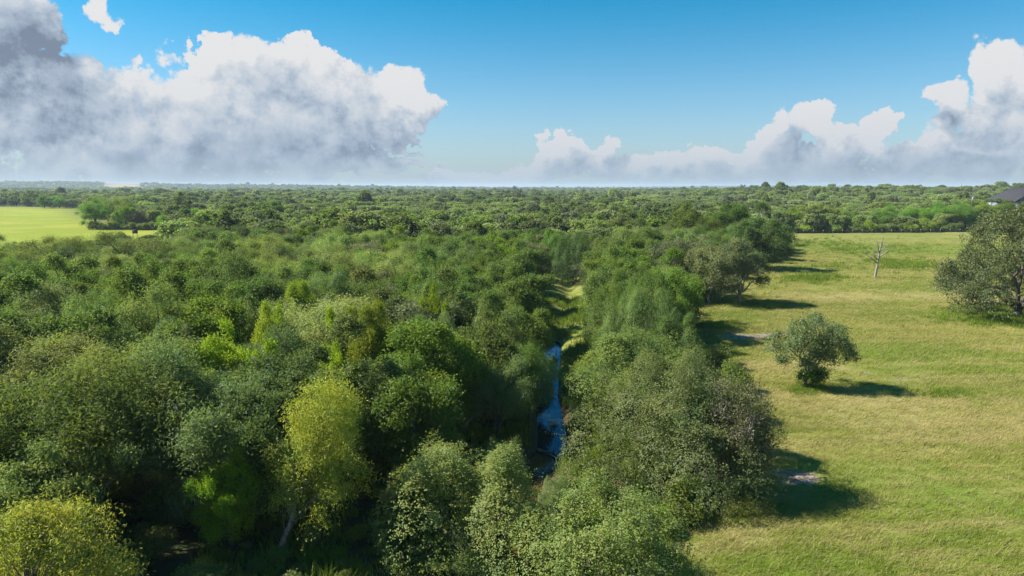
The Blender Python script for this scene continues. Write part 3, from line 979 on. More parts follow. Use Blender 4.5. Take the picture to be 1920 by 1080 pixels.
# ---- lone tree in the pasture with suckers at its foot, and the great oak
rl_ = np.random.default_rng(103)
lone = [(3.3, 0.2, 2.9, .95, .7), (4.1, -.2, 2.5, .7, .5), (2.6, .8, 3.4, 1.0, .7), (-3.0, .3, 3.2, .8, .6), (-2.6, -.8, 2.5, .8, .55), (3.0, -.9, 3.6, .9, .65), (-.5, -1.6, 2.2, .9, .6), (1.6, -1.2, 2.5, .9, .6)]
for k in range(24):
    d_ = sphere_dirs(1, rl_)[0] * rl_.uniform(.45, 1.0)
    q_ = rl_.uniform(.5, 1.05)
    lone.append((d_[0] * 3.1 - .1, d_[1] * 3.0, 4.35 + d_[2] * 2.2, q_, q_ * .85))
build_tree('lone', 101, 8.2, 6.9, 1.6, 17, 1.25, 20000, (0.17, 0.09), 'oak', 'pale_bark', lobes=lone, flat=0.78, r0=0.2, sprig=4, sprig_len=0.42, shell=(0.35, 1.0), keep_in=0.3, bump=0.28, twigs=90, fork=0.24, sub=5)
p = at(1508, 727)
plant('lone', 'oak_tree', p[0], p[1], 7.0, 7.8, 'lone grey-green oak standing by itself in the open pasture', 'tree', tint=(0.9, 1.0, 0.85), rz=0.0)
plant('shrub', 'shrub', p[0] + 0.3, p[1] - 0.5, 1.9, 2.5, 'dark green suckers crowding the foot of the lone pasture oak', 'bush', var=0, tint=(0.75, 1.0, 0.6))
big = []
rb = np.random.default_rng(111)
for k in range(76):
    a = rb.uniform(0, 6.28)
    q = math.sqrt(rb.random())
    rr = rb.uniform(1.3, 2.1)
    x_, y_ = math.cos(a) * q * 10.6, math.sin(a) * q * 10.6
    zt = 13.6 * (1 - 0.80 * q ** 1.9) * (rb.uniform(0.70, 1.06) if k < 56 else rb.uniform(.3, .7))
    big.append((x_, y_, max(2.0, zt - rr * 0.7), rr, rr * 0.72))
build_tree('bigoak', 112, 24.0, 14.0, 2, 60, 2, 68000, (0.25, 0.12), 'oak', 'bark', lobes=big, gaps=.12, r0=0.55, sprig=4, sprig_len=0.5, shell=(0.4, 1.0), keep_in=0.25, bump=0.25, bump_scale=1.0, twigs=330, fork=0.2, sub=8, low=-0.6, sides=8, sub_len=2.6)
p = at(1905, 597)
plant('bigoak', 'oak_tree', p[0] + 1.0, p[1] + 1.0, 18.6, 24.5, 'great spreading live oak with drooping grey limbs at the side of the pasture', 'tree', tint=(0.85, 0.88, 0.72), rz=0.6)


# ---- dead trees
def dead_tree(seed, h, spec, r0):
    r = np.random.default_rng(seed)
    trunk = Tubes()
    s = np.linspace(0, 1, 9)
    path = np.stack([0.10 * h * s ** 1.5 + r.normal(size=9) * 0.04, r.normal(size=9) * 0.04, h * s - 0.3], 1)
    trunk.tube(path, r0 * (1.15 - 0.95 * s), 8)
    limbs_ = []
    for z, side, up_, ln in spec:
        b = Tubes()
        j = z * 8
        a = path[int(j)] + (path[min(8, int(j) + 1)] - path[int(j)]) * (j - int(j))
        dv = np.array([side, r.uniform(-.4, .4), up_])
        dv /= np.linalg.norm(dv)
        k = 6
        t = np.linspace(0, 1, k)[:, None]
        pth = a + dv * ln * t
        pth[:, 2] += (t[:, 0] ** 2) * ln * 0.28
        pth[1:] += r.normal(size=(k - 1, 3)) * 0.06 * ln * 0.5
        b.tube(pth, r0 * 0.66 * (1 - 0.8 * t[:, 0]) * (1.1 - z * .4), 5)
        for _ in range(5):
            q = r.integers(2, k)
            d2 = dv * 0.6 + sphere_dirs(1, r)[0] * 0.7 + np.array([0, 0, 0.4])
            d2 /= np.linalg.norm(d2)
            l2 = ln * r.uniform(0.18, 0.42)
            b.tube([pth[q], pth[q] + d2 * l2 * .5 + r.normal(size=3) * .03, pth[q] + d2 * l2], [r0 * 0.28, r0 * .2, r0 * .1], 4)
        limbs_.append(b)
    return trunk, limbs_


def plant_dead(x, y, seed, h, spec, r0, label, name='dead_tree', rz=0.0, tilt=0.0):
    tr, lb = dead_tree(seed, h, spec, r0)
    root = empty(name, (x, y, tz(x, y)), rz)
    root.rotation_euler = (0, tilt, rz)
    tag(root, label, 'dead tree')
    link('trunk', tr.mesh('dead_trunk', M['dead'], True), root)
    for b in lb:
        link('limb', b.mesh('dead_limb', M['dead'], True), root)
    return root


p = at(1641, 523)
plant_dead(p[0], p[1], 5, 7.7, [(0.42, -1, 0.55, 2.6), (0.52, -0.8, 0.35, 1.6), (0.56, 1, 0.45, 2.6), (0.66, -0.55, 1.0, 2.4), (0.72, 0.8, 0.5, 1.7), (0.70, 0.35, 1.2, 1.9), (0.6, -.9, .2, 1.0)], 0.24, 'bare grey dead tree standing alone in the middle of the pasture')
p = at(812, 868)
plant_dead(p[0], p[1], 8, 3.6, [(0.4, 0.5, 1.6, 1.5), (0.5, -0.4, 1.5, 1.4), (0.6, 0.3, 1.4, 1.1)], 0.06, 'pale bare sapling upright on the dark creek bank', tilt=0.05)
p = at(868, 800)
plant_dead(p[0], p[1], 9, 5.0, [(0.4, 0.6, 1.2, 1.6), (0.6, -0.3, 1.2, 1.3), (0.7, 0.5, 1.0, 1.2)], 0.09, 'thin dead trunk leaning toward the feathery creekside trees', tilt=0.55)
p = top(380, 372, 10.0)
plant_dead(p[0], p[1], 12, 9.5, [(0.35, -1, 0.8, 4.0), (0.45, 1, 0.7, 4.2), (0.55, -0.6, 1, 3.6), (0.6, 0.7, 0.9, 3.4), (0.4, .3, .9, 3.5)], 0.25, 'pale bare dead crown showing over the bright bushes beyond the yellow field')
for sx_, sy_, sh_, sd_, sl_ in [(684, 458, 9.4, 21, 'dark bare snag poking out of the middle canopy'), (1272, 432, 11.0, 22, 'whitish bare snag among the twigs of the first pasture oak'), (52, 548, 8.6, 23, 'bare grey snag in the canopy at the frame edge below the yellow field'), (1000, 375, 11.0, 25, 'thin bare snag standing over the far canopy past the tiny clearing')]:
    p = top(sx_, sy_, sh_)
    plant_dead(p[0], p[1], sd_, sh_, [(0.55, -1, 0.9, 2.4), (0.62, 1, 0.8, 2.6), (0.7, -0.6, 1.1, 2.2), (0.78, 0.7, 1.0, 2.0), (0.85, .2, 1.2, 1.6)], 0.13, sl_)

# ------------------------------------------------------------------ the rest of the near canopy, tree by tree
def project(x, y, z):
    dz = z - CAM_H
    fwd = max(0.1, y * math.cos(PITCH) - dz * math.sin(PITCH))
    upv = y * math.sin(PITCH) + dz * math.cos(PITCH)
    return 960 + F * x / fwd, 540 - F * upv / fwd


HOLLOW = np.array([at(*q) for q in [(330, 1100), (470, 930), (690, 830), (900, 780), (990, 800), (1010, 880), (900, 1010), (760, 1100)]])
KEEP = [  # windows of the photograph through which ground or water shows: x0, y0, x1, y1 and the distance of what shows
    (1002, 655, 1048, 870, 50), (1018, 530, 1098, 640, 85), (0, 392, 190, 458, 240), (190, 425, 312, 446, 240), (700, 780, 1000, 880, 38), (1055, 420, 1110, 432, 250), (480, 690, 720, 1040, 30), (250, 900, 720, 1080, 30.5)]


def blocks(x, y, h, w):
    u0, v0 = project(x, y, h)
    u1, v1 = project(x, y, 0.5)
    hw = w * 0.45 * F / y
    for x0, y0, x1, y1, d in KEEP:
        if y < d and u0 + hw > x0 and u0 - hw < x1 and v0 < y1 and v1 > y0:
            return True
    return False


KINDS = {
    # key, name, (h lo, hi), width per height, tint, words
    'pale': ('mesq', MT, (6.2, 8.6), 1.12, (1.0, 1.0, 0.95), 'pale olive feathery tree'),
    'green': ('mesq', MT, (6.0, 8.0), 1.1, (0.78, 0.95, 0.62), 'fresh green feathery tree'),
    'dusky': ('mesq', MT, (6.5, 9.0), 1.1, (0.66, 0.72, 0.74), 'dusky grey-green feathery tree'),
    'dark': ('broad', BT, (6.5, 9.4), 0.95, (0.85, 0.92, 0.80), 'dark green round-leaved tree'),
    'mid': ('broad', BT, (6.2, 8.6), 0.98, (1.0, 1.05, 0.9), 'mid-green leafy tree'),
    'grey': ('oak', OT, (6.5, 9.0), 1.0, (1.15, 1.12, 1.05), 'pale-twigged grey-green oak'),
    'vine': ('vine', VT, (5.6, 8.2), 1.15, (0.85, 0.92, 0.85), 'bumpy vine-draped tree'),
    'twig': ('brush', 'brush_tree', (4.0, 6.0), 1.0, (1.0, 1.0, 1.0), 'thin grey-brown twiggy bush'),
}
rf = np.random.default_rng(17)
LANDMARKS = [(bpy.data.objects[nm].location.x, bpy.data.objects[nm].location.y, sh) for nm, sh in MARKS]
USED = {}


def where_from(words_, x, y):
    """a label that ties a tree to the nearest of the landmark trees, as one sees it from the camera"""
    near = sorted(LANDMARKS, key=lambda m: (m[0] - x) ** 2 + (m[1] - y) ** 2)
    for lx, ly, sh in near[:12]:
        du, dv = x - lx * y / ly, y - ly
        ds = math.hypot(x - lx, y - ly)
        rel = ('behind' if dv > 0 else 'in front of') if abs(dv) > abs(du) else ('left of' if du < 0 else 'right of')
        rel = ('just ' if ds < 9 else '' if ds < 17 else 'well ' if ds < 32 else 'far ') + rel
        lab = f'{words_} {rel} the {sh}'
        if lab not in USED:
            USED[lab] = 1
            return lab
    USED[lab] += 1
    return f"{['', '', 'second ', 'third ', 'fourth ', 'fifth ', 'sixth ', 'seventh ', 'eighth ', 'ninth '][min(9, USED[lab])]}{lab}"


FAR = 172.0
CY_ = CREEK[2:14][np.argsort(CREEK[2:14][:, 1])]
cands = []
y = 25.0
while y < FAR:
    st = 3.9 + 0.011 * y
    x = -(0.76 * y + (15 if y < 75 else 6))
    while x < 0.76 * y + 5:
        cands.append((x + rf.uniform(-.45, .45) * st, y + rf.uniform(-.45, .45) * st))
        x += st
    y += st
cx = np.array([c[0] for c in cands])
cyy = np.array([c[1] for c in cands])
ok = (poly_sd(cx, cyy, FIELD) < -1.8) & (poly_sd(cx, cyy, LEFT_FIELD) < -2.5) & (poly_sd(cx, cyy, HOLLOW) < -0.5) & (poly_sd(cx, cyy, GAP) < -3.2) & (polyline_dist(cx, cyy, CREEK) > np.where(cyy < 100, 4.6, 3.0))
n_fill = 0
for i in np.nonzero(ok)[0]:
    x, y = cx[i], cyy[i]
    q = np.array([[x, y, 3.0]])
    a, b = wobble(q, 0.055)[0], wobble(q + 91, 0.075)[0] + rf.normal() * 0.35
    creek_d = float(polyline_dist(np.array([x]), np.array([y]), CREEK)[0])
    if creek_d < 14 + 5 * a:
        k = rf.choice(['dark', 'vine', 'mid', 'dark', 'grey'], p=[.34, .26, .2, .12, .08])
    elif b > 0.45:
        k = rf.choice(['dark', 'mid', 'vine', 'dusky'], p=[.4, .3, .15, .15])
    elif b > -0.35:
        k = rf.choice(['pale', 'dusky', 'grey', 'mid', 'twig'], p=[.36, .28, .14, .14, .08])
    else:
        k = rf.choice(['pale', 'green', 'dusky', 'twig'], p=[.52, .24, .18, .06])
    strip = y < 74 and x > np.interp(y, CY_[:, 1], CY_[:, 0])
    if strip and y < 62:
        continue
    if strip:
        k = 'vine' if rf.random() < .6 else 'dark'
    key, name, (h0, h1), wr, tint, words_ = KINDS[k]
    h = rf.uniform(h0, h1) * (1.0 + 0.10 * a)
    w = h * wr * rf.uniform(0.85, 1.2)
    if any((x - fx) ** 2 + (y - fy) ** 2 < (fr_ + w * 0.07) ** 2 for fx, fy, fr_ in FOOT):
        continue
    if blocks(x, y, h, w):
        h, w = h * 0.55, w * 0.62
        if blocks(x, y, h, w):
            continue
    tj = rf.uniform(0.88, 1.14, 3)
    plant(key, name, x, y, h, w, where_from(words_, x, y), 'bush' if k == 'twig' else 'tree', group=f'{words_} group in the forest canopy', tint=tuple(np.array(tint) * tj.mean() * (0.6 + 0.4 * tj / tj.mean())), foot=0.30)
    n_fill += 1
print('fill trees', n_fill)

for k, (px, d, h, w) in enumerate([(1862, 300, 7.5, 9), (1888, 292, 7.0, 8), (1915, 300, 7.5, 9), (1838, 305, 7.0, 9)]):
    x_, y_ = d * (px - 960) / F, d
    plant('mesq', MT, x_, y_, h, w, f"feathery tree before the house, {['below the hip of its roof', 'under its timbered gable', 'past its gable at the frame edge', 'near its pale tanks'][k]}", 'tree', tint=(.8, .9, .7))

# ---- bushes that close the foot of the pasture tree rows
for k, (px, py, w, h) in enumerate([(1318, 985, 2.6, 1.6), (1425, 800, 2.4, 2.2), (1405, 742, 2.6, 2.4), (1362, 690, 2.6, 2.0), (1268, 648, 4.0, 3.4), (1290, 612, 3.4, 3.0), (1308, 566, 4.4, 3.6), (1330, 548, 4.2, 3.4), (1362, 525, 4.6, 3.8), (1385, 508, 4.6, 4.0), (1412, 493, 5.0, 4.0), (1438, 480, 5.4, 4.2), (1462, 470, 5.4, 4.0), (1476, 462, 4.4, 3.0)]):
    p = at(px, py)
    plant('shrub', 'shrub', p[0] - 0.9, p[1] + 0.6, h * (1.45 if k > 4 else 1), w * (1.5 if k > 4 else 1), f"{['knee-high', 'ragged', 'leafy', 'squat', 'dense', 'rounded', 'grey-green', 'spreading', 'twiggy', 'dark', 'broad', 'low', 'dull green', 'last small'][k]} bush at the pasture edge, {['first', 'second', 'third', 'fourth', 'fifth', 'sixth', 'seventh', 'eighth', 'ninth', 'tenth', 'eleventh', 'twelfth', 'thirteenth', 'fourteenth'][k]} along the tree line going away", 'bush', group='bushes along the pasture edge', tint=(.95, .95, .75))

# ---- the row behind the wire fence at the far side of the pasture
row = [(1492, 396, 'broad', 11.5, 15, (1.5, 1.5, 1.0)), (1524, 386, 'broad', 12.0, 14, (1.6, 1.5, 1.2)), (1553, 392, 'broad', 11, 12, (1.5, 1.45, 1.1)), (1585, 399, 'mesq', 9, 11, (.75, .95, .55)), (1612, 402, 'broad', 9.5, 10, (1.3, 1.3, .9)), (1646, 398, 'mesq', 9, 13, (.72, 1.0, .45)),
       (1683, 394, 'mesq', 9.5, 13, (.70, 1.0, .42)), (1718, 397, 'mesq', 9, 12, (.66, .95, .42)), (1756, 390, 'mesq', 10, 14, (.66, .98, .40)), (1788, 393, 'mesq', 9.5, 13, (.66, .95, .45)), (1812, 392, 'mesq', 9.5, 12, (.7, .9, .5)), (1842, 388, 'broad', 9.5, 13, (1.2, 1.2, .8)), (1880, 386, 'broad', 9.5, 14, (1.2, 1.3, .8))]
ords = ['first', 'second', 'third', 'fourth', 'fifth', 'sixth', 'seventh', 'eighth', 'ninth', 'tenth', 'eleventh', 'twelfth', 'thirteenth']
for k, (px, py, key, h, w, tint) in enumerate(row):
    p = at(px, 434.0)
    hh = CAM_H + (p[1] + 5) * math.tan(-math.radians(-azel(px, py)[1]) if False else math.radians(azel(px, py)[1]))
    nm = MT if key == 'mesq' else BT
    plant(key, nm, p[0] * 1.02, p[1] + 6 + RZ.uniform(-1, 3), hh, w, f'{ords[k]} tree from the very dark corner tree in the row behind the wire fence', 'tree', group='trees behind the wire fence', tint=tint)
for k, (px, w, h) in enumerate([(1506, 5, 3.5), (1565, 5, 3.5), (1632, 4.5, 4.5), (1738, 6.5, 5.0), (1705, 5, 3.2)]):
    p = at(px, 436.6)
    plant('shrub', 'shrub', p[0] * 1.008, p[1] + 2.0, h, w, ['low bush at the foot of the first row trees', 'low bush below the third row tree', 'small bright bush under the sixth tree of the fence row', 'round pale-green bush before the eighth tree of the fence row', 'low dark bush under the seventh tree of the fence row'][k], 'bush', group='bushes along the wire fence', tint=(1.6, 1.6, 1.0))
# ---- clump that juts into the yellow field
for k, (px, py, key, h, w, tint, lab) in enumerate([
        (180, 385, 'mesq', 9, 13, (.62, .95, .45), 'bright green tree at the tip of the clump jutting into the yellow field'), (215, 372, 'mesq', 11.5, 17, (.78, .8, .72), 'tall grey-green tree in the clump jutting into the yellow field'),
        (240, 392, 'broad', 8.5, 11, (1.1, 1.4, .6), 'round green tree at the edge of the clump jutting into the yellow field'), (262, 398, 'brush', 7, 10, (1.0, .95, .9), 'brownish thin bush ending the clump in the yellow field'), (285, 390, 'oak', 9, 12, (.9, .9, .9), 'dark grey tree behind the brownish bush of the clump'),
        (325, 404, 'mesq', 6.5, 14, (.68, 1.05, .35), 'flat-topped bright green tree at the yellow field corner'), (392, 400, 'mesq', 7.5, 14, (.66, 1.0, .32), 'second flat-topped bright green tree, nearer the tall dark round tree'), (345, 374, 'broad', 10, 8, (.6, .55, .6), 'narrow purplish-dark tree beside the pale bare crown'),
        (84, 370, 'broad', 9.5, 13, (1.0, 1.35, .5), 'bright round tree on the far edge of the yellow field, nearer the frame edge'), (112, 373, 'broad', 9.0, 12, (.95, 1.3, .5), 'bright round tree on the far edge of the yellow field, nearer the clump')]):
    base_y = 391 if px < 130 else (431 if px < 300 else 436)
    p = at(px, base_y)
    p = p * (1 + (5.0 / p[1]))
    hh = CAM_H + p[1] * math.tan(math.radians(azel(px, py)[1]))
    if k in (1, 4, 7):
        p = p * 1.09
        hh = CAM_H + p[1] * math.tan(math.radians(azel(px, py)[1]))
    plant(key, {'mesq': MT, 'broad': BT, 'brush': 'brush_tree', 'oak': OT}[key], p[0], p[1], hh, w, lab, 'tree', tint=tint)

# ------------------------------------------------------------------ the masses nobody could count
def hidden_collection(name, meshes):
    """source shapes of a scattered mass; they live outside the scene"""
    col = bpy.data.collections.new(name)
    for k, (me, colr) in enumerate(meshes):
        o = bpy.data.objects.new(f'{name}_{chr(97 + k)}', me)
        o.color = (*colr, 1)
        col.objects.link(o)
    return col


def scatter(name, pts, rot, scl, idx, col, label, cat):
    me = bpy.data.meshes.new(name)
    n = len(pts)
    me.vertices.add(n)
    me.vertices.foreach_set('co', np.asarray(pts, np.float32).ravel())
    for nm, ty, arr in (('turn', 'FLOAT', rot), ('idx', 'INT', idx)):
        at_ = me.attributes.new(nm, ty, 'POINT')
        at_.data.foreach_set('value', np.asarray(arr, np.float32 if ty == 'FLOAT' else np.int32))
    at_ = me.attributes.new('size', 'FLOAT_VECTOR', 'POINT')
    at_.data.foreach_set('vector', np.asarray(scl, np.float32).ravel())
    ng = bpy.data.node_groups.new(name, 'GeometryNodeTree')
    ng.interface.new_socket('Geometry', in_out='INPUT', socket_type='NodeSocketGeometry')
    ng.interface.new_socket('Geometry', in_out='OUTPUT', socket_type='NodeSocketGeometry')
    N, L = ng.nodes, ng.links
    gi, go = N.new('NodeGroupInput'), N.new('NodeGroupOutput')
    ci = N.new('GeometryNodeCollectionInfo')
    ci.inputs['Collection'].default_value = col
    ci.inputs['Separate Children'].default_value = True
    ci.inputs['Reset Children'].default_value = True
    iop = N.new('GeometryNodeInstanceOnPoints')
    iop.inputs['Pick Instance'].default_value = True

    def named(nm, ty):
        a = N.new('GeometryNodeInputNamedAttribute')
        a.data_type = ty
        a.inputs['Name'].default_value = nm
        return a.outputs['Attribute']
    cmb = N.new('ShaderNodeCombineXYZ')
    L.new(named('turn', 'FLOAT'), cmb.inputs[2])
    L.new(gi.outputs[0], iop.inputs['Points'])
    L.new(ci.outputs[0], iop.inputs['Instance'])
    L.new(named('idx', 'INT'), iop.inputs['Instance Index'])
    L.new(cmb.outputs[0], iop.inputs['Rotation'])
    L.new(named('size', 'FLOAT_VECTOR'), iop.inputs['Scale'])
    L.new(iop.outputs[0], go.inputs[0])
    o = link(name, me)
    o.modifiers.new('scatter', 'NODES').node_group = ng
    return tag(o, label, cat, kind='stuff')


# distant woods
def far_crown(key, seed, w, h, n_lobes, rl, leaves, leaf, mat, flat, base=0.2):
    r = np.random.default_rng(seed)
    lb = lobes_for(r, w, h, base, n_lobes, rl, flat, arms=False)
    pts, nn = crown_points(lb, leaves, r, (0.6, 1.0), 3, leaf[0] * 0.9, 0.1, -0.35, 0.15, 0.22, 1.1, 0.5)
    v, f = leaf_quads(pts, nn, leaf[0], leaf[1], r)
    tb = Tubes()
    tb.tube([(0, 0, -.5), (0.1, 0, 1.5), (.1, .1, h * .6)], [.25, .2, .08], 5)
    k0 = len(v)
    v = np.vstack([v] + tb.v)
    me = mesh_np(key, v, [f] + [q + k0 for q in tb.q], M[mat])
    me.materials.append(M['bark'])
    mi = np.zeros(len(me.polygons), np.int32)
    mi[len(f):] = 1
    me.polygons.foreach_set('material_index', mi)
    return me


lod = [(far_crown('far_feathery', 201, 8, 7.4, 13, 1.5, 5200, (0.50, 0.22), 'mesq', .65), (1, 1, .9)),
       (far_crown('far_feathery', 202, 8.4, 7.2, 13, 1.5, 5200, (0.50, 0.22), 'mesq', .6), (.72, .80, .62)),
       (far_crown('far_leafy', 203, 7.4, 7.8, 15, 1.4, 5600, (0.46, 0.28), 'broad', .85), (1, 1, .9)),
       (far_crown('far_leafy', 204, 7.4, 7.8, 14, 1.5, 5600, (0.46, 0.28), 'broad', .85), (1.5, 1.5, 1.0)),
       (far_crown('far_vine', 205, 8.5, 7.6, 13, 1.7, 6000, (0.40, 0.30), 'vine', .8), (.85, .95, .85)),
       (far_crown('far_oak', 206, 8.4, 7.6, 14, 1.5, 5200, (0.46, 0.24), 'oak', .75), (1.15, 1.1, 1.0)),
       (far_crown('far_feathery', 207, 8.6, 6.8, 12, 1.6, 5000, (0.50, 0.22), 'mesq', .55), (.66, 1.0, .40))]
lod_col = hidden_collection('woodland_source', lod)
r_ = np.random.default_rng(31)
P_, S_, I_, T_ = [], [], [], []
dist = FAR
rings = []
while dist < 9000:
    s = 5.4 + 0.0085 * (dist - FAR)
    s = min(s, 42)
    half = 0.66
    k = max(2, int(2 * half * dist / s))
    a = -half + 2 * half * (np.arange(k) + r_.uniform(-.45, .45, k)) / k
    rr = dist + r_.uniform(-.45, .45, k) * s
    x, y = np.sin(a) * rr, np.cos(a) * rr
    rings.append(np.stack([x, y, rr], 1))
    dist += s
A = np.concatenate(rings)
x, y = A[:, 0], A[:, 1]
foot = np.array(FOOT)
ok = (y > FAR * 0.99) & (poly_sd(x, y, FIELD) < -4) & (poly_sd(x, y, LEFT_FIELD) < -3) & (poly_sd(x, y, CLEARING) < -2) & (poly_sd(x, y, TAN[0]) < -8) & (poly_sd(x, y, TAN[1]) < -3)
for fx, fy, fr_ in foot[foot[:, 1] > FAR - 15]:
    ok &= (x - fx) ** 2 + (y - fy) ** 2 > (fr_ * 1.0 + 1.0) ** 2
ok &= ~((np.abs(x - 250 * y / 338) < 24) & (np.abs(y - 316) < 42))
A = A[ok]
x, y, rr = A[:, 0], A[:, 1], A[:, 2]
q3 = np.stack([x, y, np.zeros_like(x)], 1)
z = terrain(x, y)
a_, b_ = wobble(q3, 0.035), wobble(q3 + 50, 0.02) + r_.normal(size=len(x)) * 0.4
u = r_.random(len(x))
idx = np.where(b_ > 0.55, np.where(u < .5, 2, np.where(u < .8, 3, 5)), np.where(b_ > -0.4, np.where(u < .35, 0, np.where(u < .6, 1, np.where(u < .8, 3, 5))), np.where(u < .5, 0, np.where(u < .75, 6, 1))))
# a stretch of vine-hung canopy follows the upstream creek
vb = np.array([at(540, 398, 7), at(650, 408, 7), at(760, 415, 7), at(880, 402, 7)])
near_v = polyline_dist(x, y, vb) < 26
idx = np.where(near_v, np.where(u < .75, 4, 2), idx)
grow = 1 + np.clip((rr - 400) / 1600, 0, 1.4)
hs_ = r_.uniform(0.78, 1.18, len(x)) * (1 + 0.12 * a_)
tall = (r_.random(len(x)) < 0.03) & (rr > 400)
u_px = 960 + F * x / y
lowview = (y < 262) & (u_px > -80) & (u_px < 340)
hs_ = np.where(lowview, hs_ * 0.25, hs_)
hs_ = np.where(tall, hs_ * 1.5, hs_)
sv = np.exp(r_.normal(0, .26, len(x)))
scl = np.stack([grow * sv * r_.uniform(.85, 1.2, len(x)), grow * sv * r_.uniform(.85, 1.2, len(x)), np.sqrt(sv) * hs_ * (1 + .25 * (grow - 1))], 1)
scatter('woodland', np.stack([x, y, z], 1), r_.uniform(0, 6.28, len(x)), scl, idx, lod_col, 'green brush woodland reaching from behind the pasture to the hazy horizon', 'woodland')
print('woodland', len(x))

# undergrowth on the shaded forest floor
und = hidden_collection('undergrowth_source', [(PROTO['shrub'][0]['crown'], (.8, .95, .7)), (PROTO['shrub'][1]['crown'], (1.1, 1.1, .8)), (PROTO['shrub'][2]['crown'], (.65, .8, .6))])
n = 5200
y = np.sqrt(r_.uniform(24 ** 2, 130 ** 2, n))
x = r_.uniform(-1, 1, n) * (0.76 * y + 6)
cd = polyline_dist(x, y, CREEK)
ok = (poly_sd(x, y, FIELD) < -0.8) & (poly_sd(x, y, LEFT_FIELD) < -2) & (cd > 3.2) & (poly_sd(x, y, GAP) < 0)
x, y, cd = x[ok], y[ok], cd[ok]
far_n = 420
fx_ = np.concatenate([np.interp(np.linspace(0, 1, far_n), [0, 1], [at(1466, 436)[0], at(1800, 436)[0]]), r_.uniform(-170, -60, 240)])
fy_ = np.concatenate([at(1600, 436)[1] + r_.uniform(0.5, 9, far_n), r_.uniform(180, 215, 240)])
k_ = (poly_sd(fx_, fy_, LEFT_FIELD) < -1)
sk_ = np.array([at(q, 433.5) for q in np.linspace(172, 300, 26)]) * 1.03
fx_, fy_, k_ = np.concatenate([fx_, sk_[:, 0]]), np.concatenate([fy_, sk_[:, 1]]), np.concatenate([k_, np.ones(26, bool)])
x, y, cd = np.concatenate([x, fx_[k_]]), np.concatenate([y, fy_[k_]]), np.concatenate([cd, np.full(k_.sum(), 50.0)])
hol = (poly_sd(x, y, HOLLOW) > 0) | (cd < 7)
s = r_.uniform(0.35, 0.95, len(x)) * np.where(hol, 0.55, 1) * np.where(y > 150, 2.0, 1)
scatter('undergrowth', np.stack([x, y, terrain(x, y)], 1), r_.uniform(0, 6.28, len(x)), np.stack([s, s, s * r_.uniform(.6, 1.1, len(x))], 1), r_.integers(0, 3, len(x)), und, 'low leafy undergrowth on the shaded forest floor', 'undergrowth')


# grass of the pasture
def grass_material(name, kind):
    mat = bpy.data.materials.new(name)
    mat.use_nodes = True
    T = NT(mat.node_tree)
    T.n.clear()
    out = T.new('ShaderNodeOutputMaterial')
    geo = T.new('ShaderNodeNewGeometry')
    pos, isl = geo.outputs['Position'], geo.outputs['Random Per Island']
    if kind == 'grass':
        g, _ = pasture_colour(T, pos, 1.52)
        g = T.mix(T.step(isl, 0.78, 0.93), g, (0.40, 0.34, 0.17))
    else:
        g = T.mix(isl, (0.125, 0.200, 0.022), (0.225, 0.285, 0.040))
    dif, tr = T.new('ShaderNodeBsdfDiffuse'), T.new('ShaderNodeBsdfTranslucent')
    T.put(dif.inputs[0], g)
    T.put(tr.inputs[0], g)
    mx = T.new('ShaderNodeMixShader')
    mx.inputs[0].default_value = 0.35
    T.put(mx.inputs[1], dif.outputs[0])
    T.put(mx.inputs[2], tr.outputs[0])
    T.put(out.inputs[0], mx.outputs[0])
    return mat


def tuft(seed, blades, spread, hgt, wid, lean, mat):
    r = np.random.default_rng(seed)
    b = r.normal(size=(blades, 2)) * spread
    a = r.uniform(0, 6.28, blades)
    d = np.stack([np.cos(a), np.sin(a)], 1)
    h = hgt * r.uniform(0.5, 1.25, blades)
    bend = np.array([lean, -lean * 0.35]) + r.normal(size=(blades, 2)) * 0.3
    v = np.zeros((blades, 6, 3))
    for k, t in enumerate((0.0, 0.55, 1.0)):
        c = b + bend * (t ** 1.7 * h)[:, None] if isinstance(t, np.ndarray) else b + bend * ((t ** 1.7) * h)[:, None]
        zz = h * t * (1 - 0.18 * t) - 0.03
        wv_ = wid * (1 - 0.8 * t)
        v[:, 2 * k, :2], v[:, 2 * k, 2] = c - d * wv_, zz
        v[:, 2 * k + 1, :2], v[:, 2 * k + 1, 2] = c + d * wv_, zz
    o6 = (np.arange(blades) * 6)[:, None]
    f = np.concatenate([o6 + np.array([0, 1, 3, 2]), o6 + np.array([2, 3, 5, 4])])
    return mesh_np('tuft', v.reshape(-1, 3), [f], mat)


gm, wmx = grass_material('pasture_grass', 'grass'), grass_material('weed_leaf', 'weed')
grass_col = hidden_collection('grass_source', [(tuft(300 + k, 34, 0.26, 0.28, 0.012, 0.55, gm), (1, 1, 1)) for k in range(4)])
parts = []
for lo, hi, dens, sc in ((26, 62, 8.0, 1.0), (62, 110, 3.6, 1.45), (110, 265, 0.9, 2.3)):
    area = 0.77 * (hi ** 2 - lo ** 2)
    n = int(area * dens)
    y = np.sqrt(r_.uniform(lo ** 2, hi ** 2, n))
    x = r_.uniform(0, 1, n) * (0.78 * y + 3)
    ok = (poly_sd(x, y, FIELD) + r_.normal(size=n) * 0.5 > 0.0)
    ok &= r_.random(n) > smooth(y, 140, 265)
    x, y = x[ok], y[ok]
    _, _, _, _, dm = masks(x, y)
    ok = (dm < 0.25) | (r_.random(len(x)) < 0.06)
    x, y = x[ok], y[ok]
    thin = wobble(np.stack([x * .5, y, x * 0], 1), 0.35)
    ok = r_.random(len(x)) < 0.72 + 0.3 * thin
    x, y = x[ok], y[ok]
    parts.append(np.stack([x, y, sc * r_.uniform(.6, 1.3, len(x)), r_.uniform(.55, 1.2, len(x)) * (1 + (sc - 1) * .35)], 1))
A = np.concatenate(parts)
x, y = A[:, 0], A[:, 1]
